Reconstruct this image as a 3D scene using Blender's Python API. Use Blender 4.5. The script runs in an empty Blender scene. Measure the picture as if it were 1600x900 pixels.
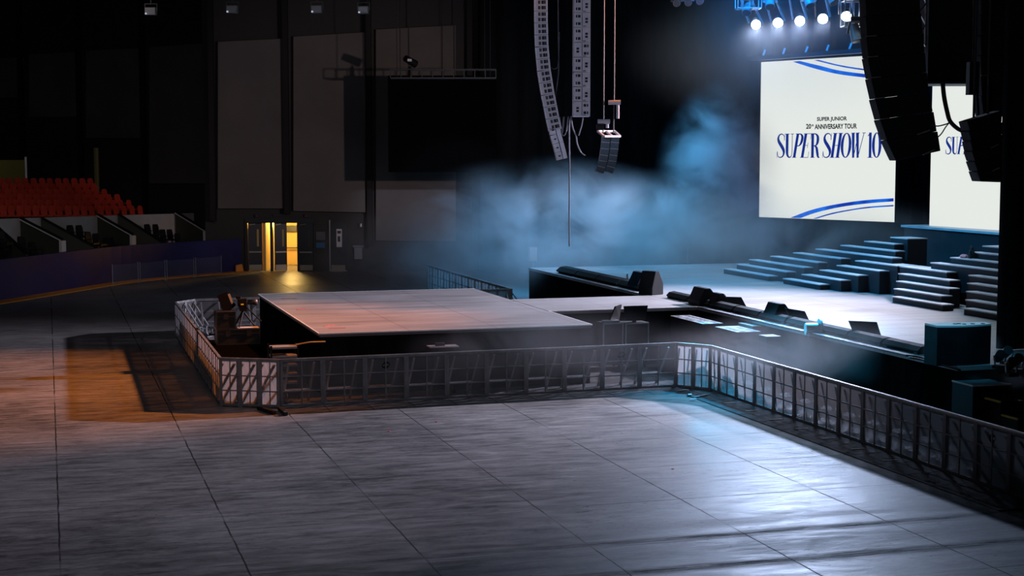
import bpy, bmesh, math, random
from mathutils import Vector, Matrix
random.seed(7)
SC = bpy.context.scene
COL = SC.collection
# ---------------------------------------------------------------- camera
F, H = 2400.0, 6.3                       # focal length in pixels of a 1600 px wide frame, camera height (m)
TH = math.atan2(725, 2400)               # the hall's grid is turned this much against the view
PI = math.pi
PIT = math.atan(205/2400)
c_, s_ = math.cos(TH), math.sin(TH)
FW = Vector((s_*math.cos(PIT), c_*math.cos(PIT), -math.sin(PIT)))
UP = Vector((s_*math.sin(PIT), c_*math.sin(PIT), math.cos(PIT)))
RT = Vector((c_, -s_, 0)); HF = Vector((s_, c_, 0))
cam = bpy.data.objects.new('camera', bpy.data.cameras.new('camera'))
COL.objects.link(cam); SC.camera = cam
cam.location = (0, 0, H); cam.rotation_euler = (PI/2-PIT, 0, -TH)
cam.data.sensor_width = 36; cam.data.lens = F/1600*36; cam.data.clip_end = 400; cam.data.clip_start = .1
# ---------------------------------------------------------------- world, exposure, big lights
SC.view_settings.view_transform = 'Standard'; SC.view_settings.look = 'None'
SC.view_settings.exposure = 0.0; SC.view_settings.gamma = 1.0
SC.cycles.use_denoising = True
SC.cycles.volume_bounces = 0; SC.cycles.max_bounces = 6
SC.cycles.sample_clamp_indirect = 4
w = bpy.data.worlds.new('world'); SC.world = w; w.use_nodes = True
w.node_tree.nodes['Background'].inputs[0].default_value = (.5, .75, 1, 1)
w.node_tree.nodes['Background'].inputs[1].default_value = .0016

def light(name, typ, loc, target, energy, color, size=1.0, blend=.5, angle=60, **k):
    l = bpy.data.lights.new(name, typ); l.energy = energy; l.color = color
    o = bpy.data.objects.new(name, l); COL.objects.link(o); o.location = loc
    d = Vector(target)-Vector(loc)
    o.rotation_euler = d.to_track_quat('-Z', 'Y').to_euler()
    if typ == 'SPOT': l.spot_size = math.radians(angle); l.spot_blend = blend; l.shadow_soft_size = size
    if typ == 'AREA': l.size = size; l.spread = math.radians(angle)
    if typ == 'POINT': l.shadow_soft_size = size
    for a, b in k.items(): setattr(l, a, b)
    return o
def camw(X, D, z): return Vector((X*c_+D*s_, -X*s_+D*c_, z))
# key over the stage wing (throws the long shadow of the left barrier)
KEY = light('wing_key_light', 'SPOT', (34, 47, 11.3), (3, 41, 0), 62000, (.88, .80, 1.0), .3, .9, 72)
AMB = light('ceiling_orange_light', 'SPOT', (30, 43.0, 18.3), (-5.5, 43.5, 0), 92000, (1.0, .27, .04), .55, 1.0, 36)
WASH = light('stage_wash_light', 'SPOT', (29, 50, 17), (22.5, 44, 1.6), 8000, (.50, .76, 1.0), .8, .8, 62)
WASH2 = light('stage_wash_far_light', 'SPOT', (29, 62, 17), (23, 57, 1.6), 6500, (.45, .74, 1.0), .8, .8, 60)
BLUE = light('blue_beam_light', 'SPOT', (30, 66, 17), (22.5, 64, 2), 34000, (.07, .40, .80), .6, .9, 54)
BLUE2 = light('blue_side_light', 'SPOT', (25, 43, 15), (18.6, 37.6, .6), 27000, (.01, .45, .85), .4, .9, 26)
BLUEF = light('added_blue_stair_light', 'SPOT', (17, 50, 15), (27.5, 50, 2.5), 14000, (.01, .38, .85), .5, .9, 64)  # unseen blue spot added to tint the stair risers and smoke
BLUET = light('added_blue_haze_light', 'SPOT', (21, 47, 19), (28.3, 55.5, 11.5), 42000, (.0, .25, .9), .6, 1, 40)  # added blue spot without a fixture, colours the haze around the lit lamps
BLUEP = light('added_pit_blue_light', 'SPOT', (18.3, 42.8, 2.5), (18.3, 34, .4), 3200, (.0, .42, .75), .2, .9, 46)  # bare light with no fixture, added to turn the pit fog teal
BLUEQ = light('added_skirt_blue_light', 'SPOT', (15.6, 39.6, 1.1), (8, 39.5, .6), 160, (.0, .45, .7), .1, .8, 60)  # low light added for the fog before the skirt, no lamp stands there
FARL = light('added_far_row_light', 'SPOT', (25, 58, 8), (17, 64, .5), 3200, (.6, .7, 1.0), .2, .8, 60)  # put in to brighten the far barrier row, no source is known
BLUEC = light('added_cabinet_blue_light', 'SPOT', (18.2, 28.6, 5.5), (20.1, 30.5, 1.9), 330, (.05, .5, .85), .15, .9, 50)  # added spot that makes the smoke by the cabinet show blue
WALLW = light('house_wall_light', 'SPOT', camw(12, 50, 9), camw(-8, 85, 6), 8800, (.95, .68, .66), .3, .8, 36)
WALLC = light('added_wall_cool_light', 'SPOT', camw(3, 62, 9.5), camw(-4.6, 85, 2.5), 4200, (.75, .75, .95), .2, .6, 22)  # unseen spot added to lighten the foot of the rightmost wall panel
ARR = light('array_front_light', 'SPOT', camw(-3, 22, 10), camw(2.5, 50, 9.5), 6000, (.62, .65, .95), .3, .5, 16)
FILL = light('added_fill_light', 'AREA', camw(-6, 14, 21), camw(-12, 75, 1), 300, (.85, .85, 1.0), 8.0, .5, 100)  # invented fill from behind the camera, lifts barriers, seats and walls
BOWL = light('added_bowl_light', 'SPOT', camw(-14, 52, 15), camw(-26, 84, 3), 1500, (1.0, .82, .8), .5, .9, 46)  # extra unseen lamp, added to lift the dark seats and dasher board
# ---------------------------------------------------------------- pixel <-> place helpers
def ray(px, py): return FW + RT*((px-800)/F) + UP*((450-py)/F)
CAMP = Vector((0, 0, H))
def G(px, py, z=0.0):
    r = ray(px, py); return CAMP + r*((z-H)/r.z)
def AX(px, py, x):
    r = ray(px, py); return CAMP + r*(x/r.x)
def CD(px, py, D):                        # X, z on the vertical plane D metres ahead
    r = ray(px, py); t = D/r.dot(HF); p = CAMP+r*t
    return p.dot(RT), p.z
def D3(px, py, D):
    r = ray(px, py); return CAMP + r*(D/r.dot(HF))
def VP_(px, py, p0, n):                   # ray against the plane through p0 with normal n
    r = ray(px, py); return CAMP + r*((p0-CAMP).dot(n)/r.dot(n))
# ---------------------------------------------------------------- materials
def mat(name, col, rough=.6, metal=0.0, emit=None, strength=1.0, spec=.5):
    m = bpy.data.materials.new(name); m.use_nodes = True
    b = m.node_tree.nodes['Principled BSDF']
    b.inputs['Base Color'].default_value = (*col, 1); b.inputs['Roughness'].default_value = rough
    b.inputs['Metallic'].default_value = metal; b.inputs['Specular IOR Level'].default_value = spec
    if emit: b.inputs['Emission Color'].default_value = (*emit, 1); b.inputs['Emission Strength'].default_value = strength
    return m
class NT:
    def __init__(s, m): s.t = m.node_tree; s.n = s.t.nodes; s.l = s.t.links
    def new(s, typ, **k):
        n = s.n.new(typ)
        for a, b in k.items(): setattr(n, a, b)
        return n
    def link(s, a, b): s.l.new(a, b)
    def math(s, op, a, b=None, c=None, clamp=False):
        n = s.new('ShaderNodeMath', operation=op, use_clamp=clamp)
        for i, v in enumerate((a, b, c)):
            if v is None: continue
            if isinstance(v, (int, float)): n.inputs[i].default_value = v
            else: s.link(v, n.inputs[i])
        return n.outputs[0]
    def rng(s, v, a, b, c, d, smooth=False):
        n = s.new('ShaderNodeMapRange'); n.interpolation_type = 'SMOOTHSTEP' if smooth else 'LINEAR'
        s.link(v, n.inputs[0])
        for i, q in enumerate((a, b, c, d)): n.inputs[i+1].default_value = q
        return n.outputs[0]
    def noise(s, vec, scale, detail=4, rough=.55, dist=0.0):
        n = s.new('ShaderNodeTexNoise'); n.inputs['Scale'].default_value = scale
        n.inputs['Detail'].default_value = detail; n.inputs['Roughness'].default_value = rough
        n.inputs['Distortion'].default_value = dist
        s.link(vec, n.inputs['Vector']); return n.outputs[0]
    def mapping(s, vec, scale=(1, 1, 1), rot=(0, 0, 0)):
        n = s.new('ShaderNodeMapping'); n.inputs['Scale'].default_value = scale; n.inputs['Rotation'].default_value = rot
        s.link(vec, n.inputs[0]); return n.outputs[0]
    def mix(s, f, a, b):
        n = s.new('ShaderNodeMix', data_type='RGBA'); s.link(f, n.inputs[0])
        for i, v in ((6, a), (7, b)):
            if isinstance(v, tuple): n.inputs[i].default_value = (*v, 1)
            else: s.link(v, n.inputs[i])
        return n.outputs[2]
def noisy(name, c1, c2, scale=3, rough=.6, metal=0.0, stretch=(1, 1, 1), spec=.5):
    m = mat(name, c1, rough, metal, spec=spec); t = NT(m); b = t.n['Principled BSDF']
    tc = t.new('ShaderNodeTexCoord')
    f = t.rng(t.noise(t.mapping(tc.outputs['Object'], stretch), scale, 5), .35, .68, 0, 1)
    t.link(t.mix(f, c1, c2), b.inputs['Base Color'])
    t.link(t.math('ADD', t.math('MULTIPLY', f, .15), rough-.07), b.inputs['Roughness'])
    return m
def concrete():
    m = mat('concrete_floor', (.2, .19, .18), .4); t = NT(m); b = t.n['Principled BSDF']
    g = t.new('ShaderNodeTexCoord').outputs['Object']
    sx = t.new('ShaderNodeSeparateXYZ'); t.link(g, sx.inputs[0]); X, Y = sx.outputs[0], sx.outputs[1]
    big = t.rng(t.noise(g, .22, 6, .6), .3, .7, 0, 1)
    st = t.rng(t.noise(t.mapping(g, (.8, 3.4, 1), (0, 0, -.25)), 1.2, 9, .72, .5), .36, .66, 0, 1)
    fine = t.rng(t.noise(t.mapping(g, (1, 3, 1), (0, 0, -.25)), 7, 5, .7), .35, .7, 0, 1)
    v = t.math('ADD', t.math('MULTIPLY', big, .35), t.math('ADD', t.math('MULTIPLY', st, .42), t.math('MULTIPLY', fine, .23)))
    v = t.rng(v, .18, .82, 0, 1)
    col = t.mix(v, (.07, .069, .072), (.34, .33, .325))
    # saw-cut joints every 2.75 m across, 2.9 m along
    wob = t.math('MULTIPLY', t.math('SUBTRACT', t.noise(g, 1.5, 3), .5), .04)
    def joint(c, off, sp, w_):
        q = t.math('PINGPONG', t.math('ADD', t.math('SUBTRACT', c, off), wob), sp/2)
        return t.rng(q, w_*.4, w_, 1, 0)
    brk = t.rng(t.noise(g, .35, 3), .38, .5, .25, 1)
    j = t.math('MULTIPLY', t.math('MAXIMUM', joint(X, .05, 2.75, .022), t.math('MULTIPLY', joint(Y, 25.85, 2.9, .03), .6)), brk)
    # tyre marks running across the hall
    def band(y0, w_, a):
        d = t.math('ABSOLUTE', t.math('SUBTRACT', t.math('ADD', Y, t.math('MULTIPLY', t.math('SUBTRACT', t.noise(t.mapping(g, (.12, .02, 1)), 1, 2), .5), .5)), y0))
        k = t.rng(d, 0, w_, 1, 0, True)
        sp = t.rng(t.noise(t.mapping(g, (.5, 10, 1)), 2.2, 7, .8), .38, .58, .1, 1)
        return t.math('MULTIPLY', t.math('MULTIPLY', k, sp), a)
    ty = t.math('MAXIMUM', band(23.15, .26, 1.1), t.math('MAXIMUM', band(21.4, .32, 1.1), t.math('MAXIMUM', band(22.3, .9, .4), band(24.0, .5, .3))))
    ty = t.math('MULTIPLY', ty, t.rng(X, 1.5, 6, .25, 1))
    spk0 = t.math('MULTIPLY', t.rng(t.noise(t.mapping(g, (1, 3.5, 1), (0, 0, -.15)), 3.4, 5, .85), .57, .64, 0, .85), t.rng(t.noise(t.mapping(g, (.6, 1.6, 1)), .5, 3), .46, .60, 0, 1))
    spk = t.math('MULTIPLY', t.rng(t.noise(g, 5.5, 4, .8), .62, .7, 0, 1), t.rng(t.noise(g, .33, 2), .5, .62, 0, .8))
    dark = t.math('MAXIMUM', t.math('MAXIMUM', t.math('MULTIPLY', j, .92), ty), t.math('MAXIMUM', spk, spk0), clamp=True)
    t.link(t.math('SUBTRACT', .5, t.math('MULTIPLY', dark, .47)), b.inputs['Specular IOR Level'])
    col = t.mix(dark, col, (.012, .012, .013))
    t.link(col, b.inputs['Base Color'])
    t.link(t.math('ADD', t.math('MULTIPLY', v, .20), t.math('ADD', t.math('MULTIPLY', dark, .3), .36)), b.inputs['Roughness'])
    bp = t.new('ShaderNodeBump'); bp.inputs['Strength'].default_value = .12; bp.inputs['Distance'].default_value = .05
    t.link(t.noise(t.mapping(g, (1, 1.6, 1)), 1.4, 5), bp.inputs['Height']); t.link(bp.outputs[0], b.inputs['Normal'])
    return m
def stage_deck():
    m = mat('stage_deck', (.2, .2, .2), .4); t = NT(m); b = t.n['Principled BSDF']
    g = t.new('ShaderNodeTexCoord').outputs['Object']
    sx = t.new('ShaderNodeSeparateXYZ'); t.link(g, sx.inputs[0]); X, Y = sx.outputs[0], sx.outputs[1]
    st = t.rng(t.noise(t.mapping(g, (.3, 2.6, 1), (0, 0, -.25)), 1.0, 8, .65, .5), .33, .68, 0, 1)
    bl = t.rng(t.noise(g, .3, 4), .35, .65, 0, 1)
    v = t.math('ADD', t.math('MULTIPLY', st, .6), t.math('MULTIPLY', bl, .4))
    col = t.mix(v, (.16, .155, .155), (.36, .355, .36))
    q = t.math('MINIMUM', t.math('PINGPONG', t.math('SUBTRACT', X, 6.8), 1.22), t.math('PINGPONG', t.math('SUBTRACT', Y, 40.05), 1.22))
    j = t.rng(q, .006, .02, .6, 0)
    sc = t.rng(t.noise(t.mapping(g, (.25, 5, 1), (0, 0, .1)), 1.6, 4, .7), .67, .73, 0, .9)
    t.link(t.mix(t.math('MAXIMUM', j, sc), col, (.02, .02, .022)), b.inputs['Base Color'])
    b.inputs['Roughness'].default_value = .42
    return m
CONC = concrete(); DECK = stage_deck()
SKIRT = noisy('black_skirt_cloth', (.004, .005, .005), (.010, .011, .012), 1.2, .9, stretch=(3, 3, .3), spec=0)
DRAPE = noisy('black_drape_cloth', (.006, .008, .010), (.012, .015, .018), .8, .92, stretch=(3, 3, .2), spec=.1)
ALU = noisy('brushed_aluminium', (.36, .36, .37), (.50, .50, .51), 6, .42, .75)
ALUD = noisy('dull_barrier_steel', (.22, .22, .23), (.32, .32, .33), 6, .5, .4)
PLATE = noisy('tread_plate', (.10, .11, .12), (.18, .19, .20), 3, .6, .0)
TRIMW = mat('pale_edge_trim', (.75, .74, .72), .45)
BLACK = mat('black_paint', (.007, .007, .008), .6, spec=.2)
RUBBER = mat('black_rubber', (.012, .012, .012), .8)
DARKM = mat('dark_grey_metal', (.05, .055, .06), .4, .5)
CASEM = noisy('black_case_laminate', (.012, .011, .010), (.025, .022, .02), 4, .5)
ARRG = noisy('grey_speaker_paint', (.30, .31, .34), (.38, .39, .42), 3, .55)
ARRP = noisy('pale_speaker_paint', (.40, .42, .48), (.50, .52, .58), 3, .5)
ARRB = noisy('blue_grey_speaker_mesh', (.05, .09, .12), (.08, .13, .16), 30, .6)
ARRD = noisy('black_speaker_paint', (.006, .008, .010), (.010, .012, .014), 3, .75, spec=.2)
WALLM = noisy('dark_hall_wall', (.030, .030, .030), (.040, .039, .038), .6, .85)
PANM = noisy('acoustic_panel_cloth', (.105, .098, .092), (.145, .135, .13), .35, .9)
BLUEM = noisy('navy_dasher_board', (.012, .016, .10), (.016, .022, .14), .6, .5)
ORANGE = noisy('orange_kick_strip', (.85, .30, .02), (.9, .38, .04), 2, .5)
REDS = noisy('red_seat_plastic', (.52, .045, .02), (.62, .06, .03), 2, .5)
BLKS = mat('black_seat_plastic', (.012, .014, .015), .35)
WHITEW = noisy('off_white_wall', (.42, .42, .40), (.5, .49, .47), .8, .8)
GREENW = noisy('dark_green_partition', (.035, .042, .030), (.05, .055, .04), .8, .7)
DOORM = mat('dark_teal_door', (.018, .026, .032), .45)
BRASS = mat('steel_push_bar', (.5, .45, .35), .3, .8)
YELW = mat('cream_corridor_wall', (.75, .55, .22), .7)
GLASSM = mat('clear_glass', (.8, .9, .95), .03)
GLASSM.node_tree.nodes['Principled BSDF'].inputs['Alpha'].default_value = .03
WHITEP = mat('white_plastic', (.75, .76, .78), .4)
BLUEP = mat('blue_sign_plastic', (.02, .16, .35), .4)
YELT = mat('yellow_safety_tape', (.75, .6, .08), .6)
CABLE = mat('black_cable', (.012, .012, .013), .6)
CABLEG = mat('grey_cable', (.06, .065, .08), .7)
CHAIN = mat('steel_chain', (.035, .037, .045), .7, .0)
def emis(name, col, st=1.0):
    m = mat(name, (0, 0, 0), .5, emit=col, strength=st, spec=0); return m
def sheet_mat(clear=False):
    m = mat('clear_perforated_sheet' if clear else 'perforated_sheet', (.24, .235, .24), .55, .3); t = NT(m); b = t.n['Principled BSDF']
    g = t.new('ShaderNodeTexCoord').outputs['Object']
    st = t.rng(t.noise(t.mapping(g, (7, 7, .5)), 1.2, 4), .35, .7, 0, 1)
    t.link(t.mix(st, (.22, .215, .22), (.16, .16, .165)), b.inputs['Base Color'])
    tl = t.new('ShaderNodeBsdfTranslucent'); tl.inputs[0].default_value = (.5, .49, .5, 1)
    m1 = t.new('ShaderNodeMixShader'); m1.inputs[0].default_value = 0 if clear else .42; t.link(b.outputs[0], m1.inputs[1]); t.link(tl.outputs[0], m1.inputs[2])
    tr = t.new('ShaderNodeBsdfTransparent'); m2 = t.new('ShaderNodeMixShader'); m2.inputs[0].default_value = .55 if clear else .34
    t.link(m1.outputs[0], m2.inputs[1]); t.link(tr.outputs[0], m2.inputs[2]); t.link(m2.outputs[0], t.n['Material Output'].inputs[0])
    return m
SHEET = sheet_mat(); SHEETC = sheet_mat(True)
FOOTP = noisy('foot_plate_metal', (.05, .055, .06), (.12, .125, .13), 4, .6, .0)
# ---------------------------------------------------------------- mesh builder
class MB:
    def __init__(s, frame=None): s.v = []; s.f = []; s.fr = frame; s.mi = []; s.cur = 0
    def m(s, i): s.cur = i; return s
    def add(s, vs, fs):
        o = len(s.v); s.v += [Vector(q) for q in vs]; s.f += [[o+i for i in f] for f in fs]; s.mi += [s.cur]*len(fs); return s
    def box(s, x0, x1, y0, y1, z0, z1):
        return s.hexa([(x0, y0, z0), (x1, y0, z0), (x1, y1, z0), (x0, y1, z0)], [(x0, y0, z1), (x1, y0, z1), (x1, y1, z1), (x0, y1, z1)])
    def hexa(s, a, b):
        n = len(a)
        return s.add(list(a)+list(b), [list(range(n))[::-1], list(range(n, 2*n))]+[[i, (i+1) % n, n+(i+1) % n, n+i] for i in range(n)])
    def bar(s, p, q, w_, h=None, up=(0, 0, 1)):
        p, q = Vector(p), Vector(q); h = h or w_; d = (q-p).normalized(); u = Vector(up)
        if abs(d.dot(u)) > .98: u = Vector((1, 0, 0))
        r = d.cross(u).normalized()*w_/2; t = r.cross(d).normalized()*h/2
        return s.hexa([p-r-t, p+r-t, p+r+t, p-r+t], [q-r-t, q+r-t, q+r+t, q-r+t])
    def tube(s, pts, r, n=8, r2=None):
        pts = [Vector(p) for p in pts]; rings = []
        for i, p in enumerate(pts):
            d = (pts[min(i+1, len(pts)-1)]-pts[max(i-1, 0)]).normalized()
            u = Vector((0, 0, 1)) if abs(d.z) < .95 else Vector((1, 0, 0))
            a = d.cross(u).normalized(); b = a.cross(d)
            rr = r if r2 is None else r+(r2-r)*i/(len(pts)-1)
            rings.append([p+a*rr*math.cos(2*PI*k/n)+b*rr*math.sin(2*PI*k/n) for k in range(n)])
        vs = [q for g in rings for q in g]; fs = []
        for i in range(len(pts)-1):
            for k in range(n): fs.append([i*n+k, i*n+(k+1) % n, (i+1)*n+(k+1) % n, (i+1)*n+k])
        fs += [list(range(n))[::-1], [len(vs)-n+k for k in range(n)]]
        return s.add(vs, fs)
    def plate(s, quad, th):                # a quad given by 4 points, thickened by th along its back side
        q = [Vector(p) for p in quad]; n = (q[1]-q[0]).cross(q[3]-q[0]).normalized()*th
        return s.hexa(q, [p+n for p in q])
    def build(s, name, mats, parent=None, loc=None, rot=0.0, bevel=0, smooth=False):
        me = bpy.data.meshes.new(name)
        vs = [camw(*p) if s.fr == 'cam' else p for p in s.v]
        me.from_pydata([tuple(p) for p in vs], [], s.f)
        if not isinstance(mats, (list, tuple)): mats = [mats]
        for m_ in mats: me.materials.append(m_)
        for p, i in zip(me.polygons, s.mi): p.material_index = i; p.use_smooth = smooth
        bm = bmesh.new(); bm.from_mesh(me); bmesh.ops.recalc_face_normals(bm, faces=bm.faces); bm.to_mesh(me); bm.free()
        o = bpy.data.objects.new(name, me); COL.objects.link(o)
        if parent: o.parent = parent
        if loc is not None: o.location = loc
        o.rotation_euler.z = rot
        if bevel:
            b = o.modifiers.new('bevel', 'BEVEL'); b.width = bevel; b.segments = 2; b.limit_method = 'ANGLE'
        return o
def tag(o, label=None, cat=None, group=None, kind=None):
    for k, v in (('label', label), ('category', cat), ('group', group), ('kind', kind)):
        if v: o[k] = v
    return o
def empty(name, loc=(0, 0, 0), rz=0.0):
    o = bpy.data.objects.new(name, None); COL.objects.link(o); o.location = loc; o.rotation_euler.z = rz
    o.empty_display_size = .2; return o
KIDS = {}
def kids(o): return [c for c in bpy.data.objects if c.parent == o]
def copy_tree(o, loc=None, rz=None, parent=None):
    n = o.copy(); COL.objects.link(n)
    if parent: n.parent = parent
    if loc is not None: n.location = loc
    if rz is not None: n.rotation_euler.z = rz
    for k in KIDS.setdefault(o.name, kids(o)): copy_tree(k, parent=n)
    return n
def struct(o): o['kind'] = 'structure'; return o
ORD = ['first', 'second', 'third', 'fourth', 'fifth', 'sixth', 'seventh', 'eighth', 'ninth', 'tenth', 'eleventh', 'twelfth', 'thirteenth', 'fourteenth', 'fifteenth', 'sixteenth']

# ================================================================ THE HALL
f = MB(); f.box(-60, 60, -5, 125, -.3, 0); struct(f.build('floor', CONC))
f = MB('cam'); f.box(-60, 60, 30, 118, 24.5, 25); struct(f.build('ceiling', WALLM))
DW = 84.8
def cdx(px, D=DW): return CD(px, 420, D)[0]
# rear wall with the door openings left free
xl = CD(330, 400, DW)[0]; xr = CD(762, 400, DW)[0]
dz = 2.72
o1a, o1b = cdx(387), cdx(466); o2a, o2b = cdx(515), cdx(542)
f = MB('cam')
f.box(xl, o1a, DW, DW+.3, 0, dz); f.box(o1b, xr, DW, DW+.3, 0, dz); f.box(xl, xr, DW, DW+.3, dz, 24.5)
struct(f.build('wall_back', WALLM))
xl_, DL, DF = CD(331, 400, 96)[0], 96.0, 112.0
f = MB('cam'); f.hexa([(xl-.3, DW, 0), (xl, DW, 0), (xl_, DL+.3, 0), (xl_-.3, DL, 0)], [(xl-.3, DW, 24.5), (xl, DW, 24.5), (xl_, DL+.3, 24.5), (xl_-.3, DL, 24.5)])
struct(f.build('wall_return', WALLM))
L2 = CD(-80, 400, DF)[0]
f = MB('cam'); f.hexa([(L2, DF, 0), (xl_, DL, 0), (xl_, DL+.3, 0), (L2, DF+.3, 0)], [(L2, DF, 24.5), (xl_, DL, 24.5), (xl_, DL+.3, 24.5), (L2, DF+.3, 24.5)])
struct(f.build('wall_left', WALLM))
# corridor behind the open doors
ca, cb = o1a-.6, o1b+3
f = MB('cam'); f.box(ca, cb, DW+5, DW+5.2, 0, 3); f.box(ca-.2, ca, DW+.3, DW+5.2, 0, 3); f.box(cb, cb+.2, DW+.3, DW+5.2, 0, 3)
struct(f.build('wall_corridor', YELW))
f = MB('cam'); f.box(ca-.2, cb+.2, DW+.3, DW+5.2, 3, 3.1); struct(f.build('ceiling_corridor', WHITEW))
f = MB('cam'); xa, xb = cdx(409, DW+2.5), cdx(424, DW+2.5); f.box(xb-.1, xb+.05, DW+.3, DW+5, 0, 3); struct(f.build('trim_corridor_divider', YELW))
LX = (o1a+o1b)/2
light('corridor_lamp_light', 'POINT', camw(cdx(456, DW+3), DW+2.6, 2.6), camw(0, DW, 0), 330, (1.0, .62, .18), .25)
light('corridor_left_light', 'POINT', camw(cdx(404, DW+2), DW+2.2, 2.5), camw(0, DW, 0), 60, (1.0, .50, .04), .2)
# handrail and box in the corridor
f = MB('cam'); f.tube([(cdx(448, DW+4.8), DW+4.8, 1.0), (cdx(470, DW+4.8), DW+4.8, 1.0)], .04); 
f.box(cdx(448, DW+4.8), cdx(464, DW+4.8), DW+4.75, DW+5, 1.95, 2.3)
tag(f.build('wall_display', DARKM), 'dark wall display and rail inside the lit corridor behind the open door', 'display')
# door frame posts and leaves
f = MB('cam'); 
for px in (385.5, 425, 467): f.box(cdx(px)-.07, cdx(px)+.07, DW-.08, DW+.3, 0, dz)
f.box(cdx(385.5)-.07, cdx(491)+.07, DW-.08, DW+.02, dz-.05, dz+.16); f.box(cdx(491), cdx(491)+.1, DW-.08, DW, 0, dz)
struct(f.build('trim_1', DOORM))
def leaf(name, x0, x1, swing, bar=True):
    """door leaf hinged at x0; swing = how far its free edge is pushed back"""
    r = struct(empty(name, camw(x0, DW+.12, 0)))
    wv = math.hypot(x1-x0, 0); L = math.hypot(wv, swing); a = math.atan2(swing, wv)
    r.rotation_euler.z = -TH + a
    f = MB(); f.box(0, L, -.03, .03, .02, dz-.06); f.build('door_leaf', DOORM, r)
    f = MB(); f.box(L*.05, L*.95, -.045, -.03, .04, .34); f.build('kick_plate', BRASS, r)
    f = MB(); f.box(L*.62, L*.76, -.038, -.03, 1.35, 2.3); f.build('vision_panel', mat('door_glass', (.5, .4, .15), .1) if swing else GREENW, r)
    if bar:
        f = MB(); f.bar((L*.05, -.1, 1.05), (L*.93, -.1, 1.05), .06, .07); f.bar((L*.08, -.1, 1.05), (L*.08, -.03, 1.05), .05); f.bar((L*.9, -.1, 1.05), (L*.9, -.03, 1.05), .05); f.build('push_bar', BRASS, r)
        f = MB(); f.bar((L*.08, -.08, 2.55), (L*.5, -.12, 2.6), .05); f.build('door_closer', BRASS, r)
    return r
leaf('door_1', cdx(388), cdx(409), .15); leaf('door_2', cdx(429), cdx(447), .25)
leaf('door_3', cdx(468), cdx(490), 0).location = camw(cdx(468), DW-.04, 0)
d4 = leaf('door_4', cdx(517), cdx(541), 0, False); d4.location = camw(cdx(517), DW-.04, 0)
f = MB('cam'); f.box(cdx(515), cdx(517), DW-.1, DW, 0, dz+.1); f.box(cdx(515), cdx(542), DW-.12, DW, 0, .06)
struct(f.build('trim_2', mat('pale_door_trim', (.35, .36, .38), .5)))
f = MB('cam'); x, z = CD(530, 372, DW-.1); f.box(x-.15, x+.15, DW-.12, DW-.09, z-.5, z+.5); f.m(1).box(x-.08, x+.06, DW-.13, DW-.12, z-.2, z+.1)
f.box(x-.1, x+.1, DW-.13, DW-.12, z+.25, z+.4)
tag(f.build('door_notice', [WHITEP, DARKM]), 'pale notice sheet on the single dark door', 'sign')
x, z = CD(501, 372, DW); f = MB('cam'); f.box(x-.25, x+.25, DW-.04, DW, z-.1, z+.35)
tag(f.build('wall_notice', mat('grey_notice', (.10, .11, .12), .5)), 'small grey notice board on the wall right of the open doors', 'notice')
x, z = CD(501, 383, DW); f = MB('cam'); f.box(x-.24, x+.24, DW-.04, DW, z-.15, z+.13)
tag(f.build('wall_sign', BLUEP), 'small blue sign under the grey notice board', 'sign')
x, z = CD(560, 395, DW); f = MB('cam'); f.box(x-.22, x+.22, DW-.2, DW, z-.35, z+.3); f.box(x-.3, x+.3, DW-.25, DW, z+.3, z+.42)
tag(f.build('wall_dispenser', mat('grey_dispenser', (.22, .23, .25), .5), bevel=.03), 'pale grey dispenser box on the dark wall beside the single door', 'dispenser')
x, z = CD(564, 352, DW); f = MB('cam'); f.box(x-.12, x+.12, DW-.15, DW, z-.12, z+.12); f.m(1).box(x-.02, x+.06, DW-.17, DW-.15, z-.08, z+.1)
tag(f.build('emergency_light', [DARKM, WHITEP]), 'small dark emergency light above the wall dispenser', 'light')
for px, nm in ((402, 'left'), (479, 'right')):
    x, z = CD(px, 337, DW); f = MB('cam'); f.box(x-.1, x+.1, DW-.15, DW, z-.08, z+.08); f.m(1).box(x-.03, x+.03, DW-.17, DW-.15, z-.05, z)
    tag(f.build('door_sensor', [DARKM, mat('red_lens', (.4, .02, .03), .3)]), 'tiny red sensor over the %s side of the double doors' % nm, 'sensor')
x, z = CD(441, 336, DW); f = MB('cam'); f.box(x-.5, x+.5, DW-.1, DW, z-.06, z+.06)
tag(f.build('header_box', DARKM), 'long dark box above the double doors', 'box')
# acoustic panels
def wallpt(px, py, off=0):
    if px >= 330: X, z = CD(px, py, DW-off); return (X, DW-off, z)
    r = ray(px, py); rx, rd = r.dot(RT), r.dot(HF)
    ex, ed = L2-xl_, DF-DL                        # line of the left wall
    k = (xl_*ed-(DL-off)*ex)/(rx*ed-rd*ex); return (rx*k, rd*k, H+r.z*k)
pans = [(-12, 90, 36, 90, 153), (45, 85, 124, 81, 183), (134, 79, 222, 75, 216), (233, 73, 329, 67, 287), (340, 65, 443, 60, 326), (458, 57, 571, 50, 330), (587, 46, 712, 39, 376)]
ds = ['leftmost and dimmest', 'small square', 'second tallest from the square', 'tall narrow', 'large', 'large reddish-lit', 'tallest rightmost, brightest at its foot,']
pl = ['leftmost, cut by the frame edge, above the red seats', 'short, second from the left, above the red seats', 'third from the left, ending above the green post',
      'fourth from the left, ending above the white parapet', 'fifth from the left, hanging above the orange lit doors', 'sixth from the left, right of the lit doors', 'rightmost and tallest, half behind the black hung box']
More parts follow.
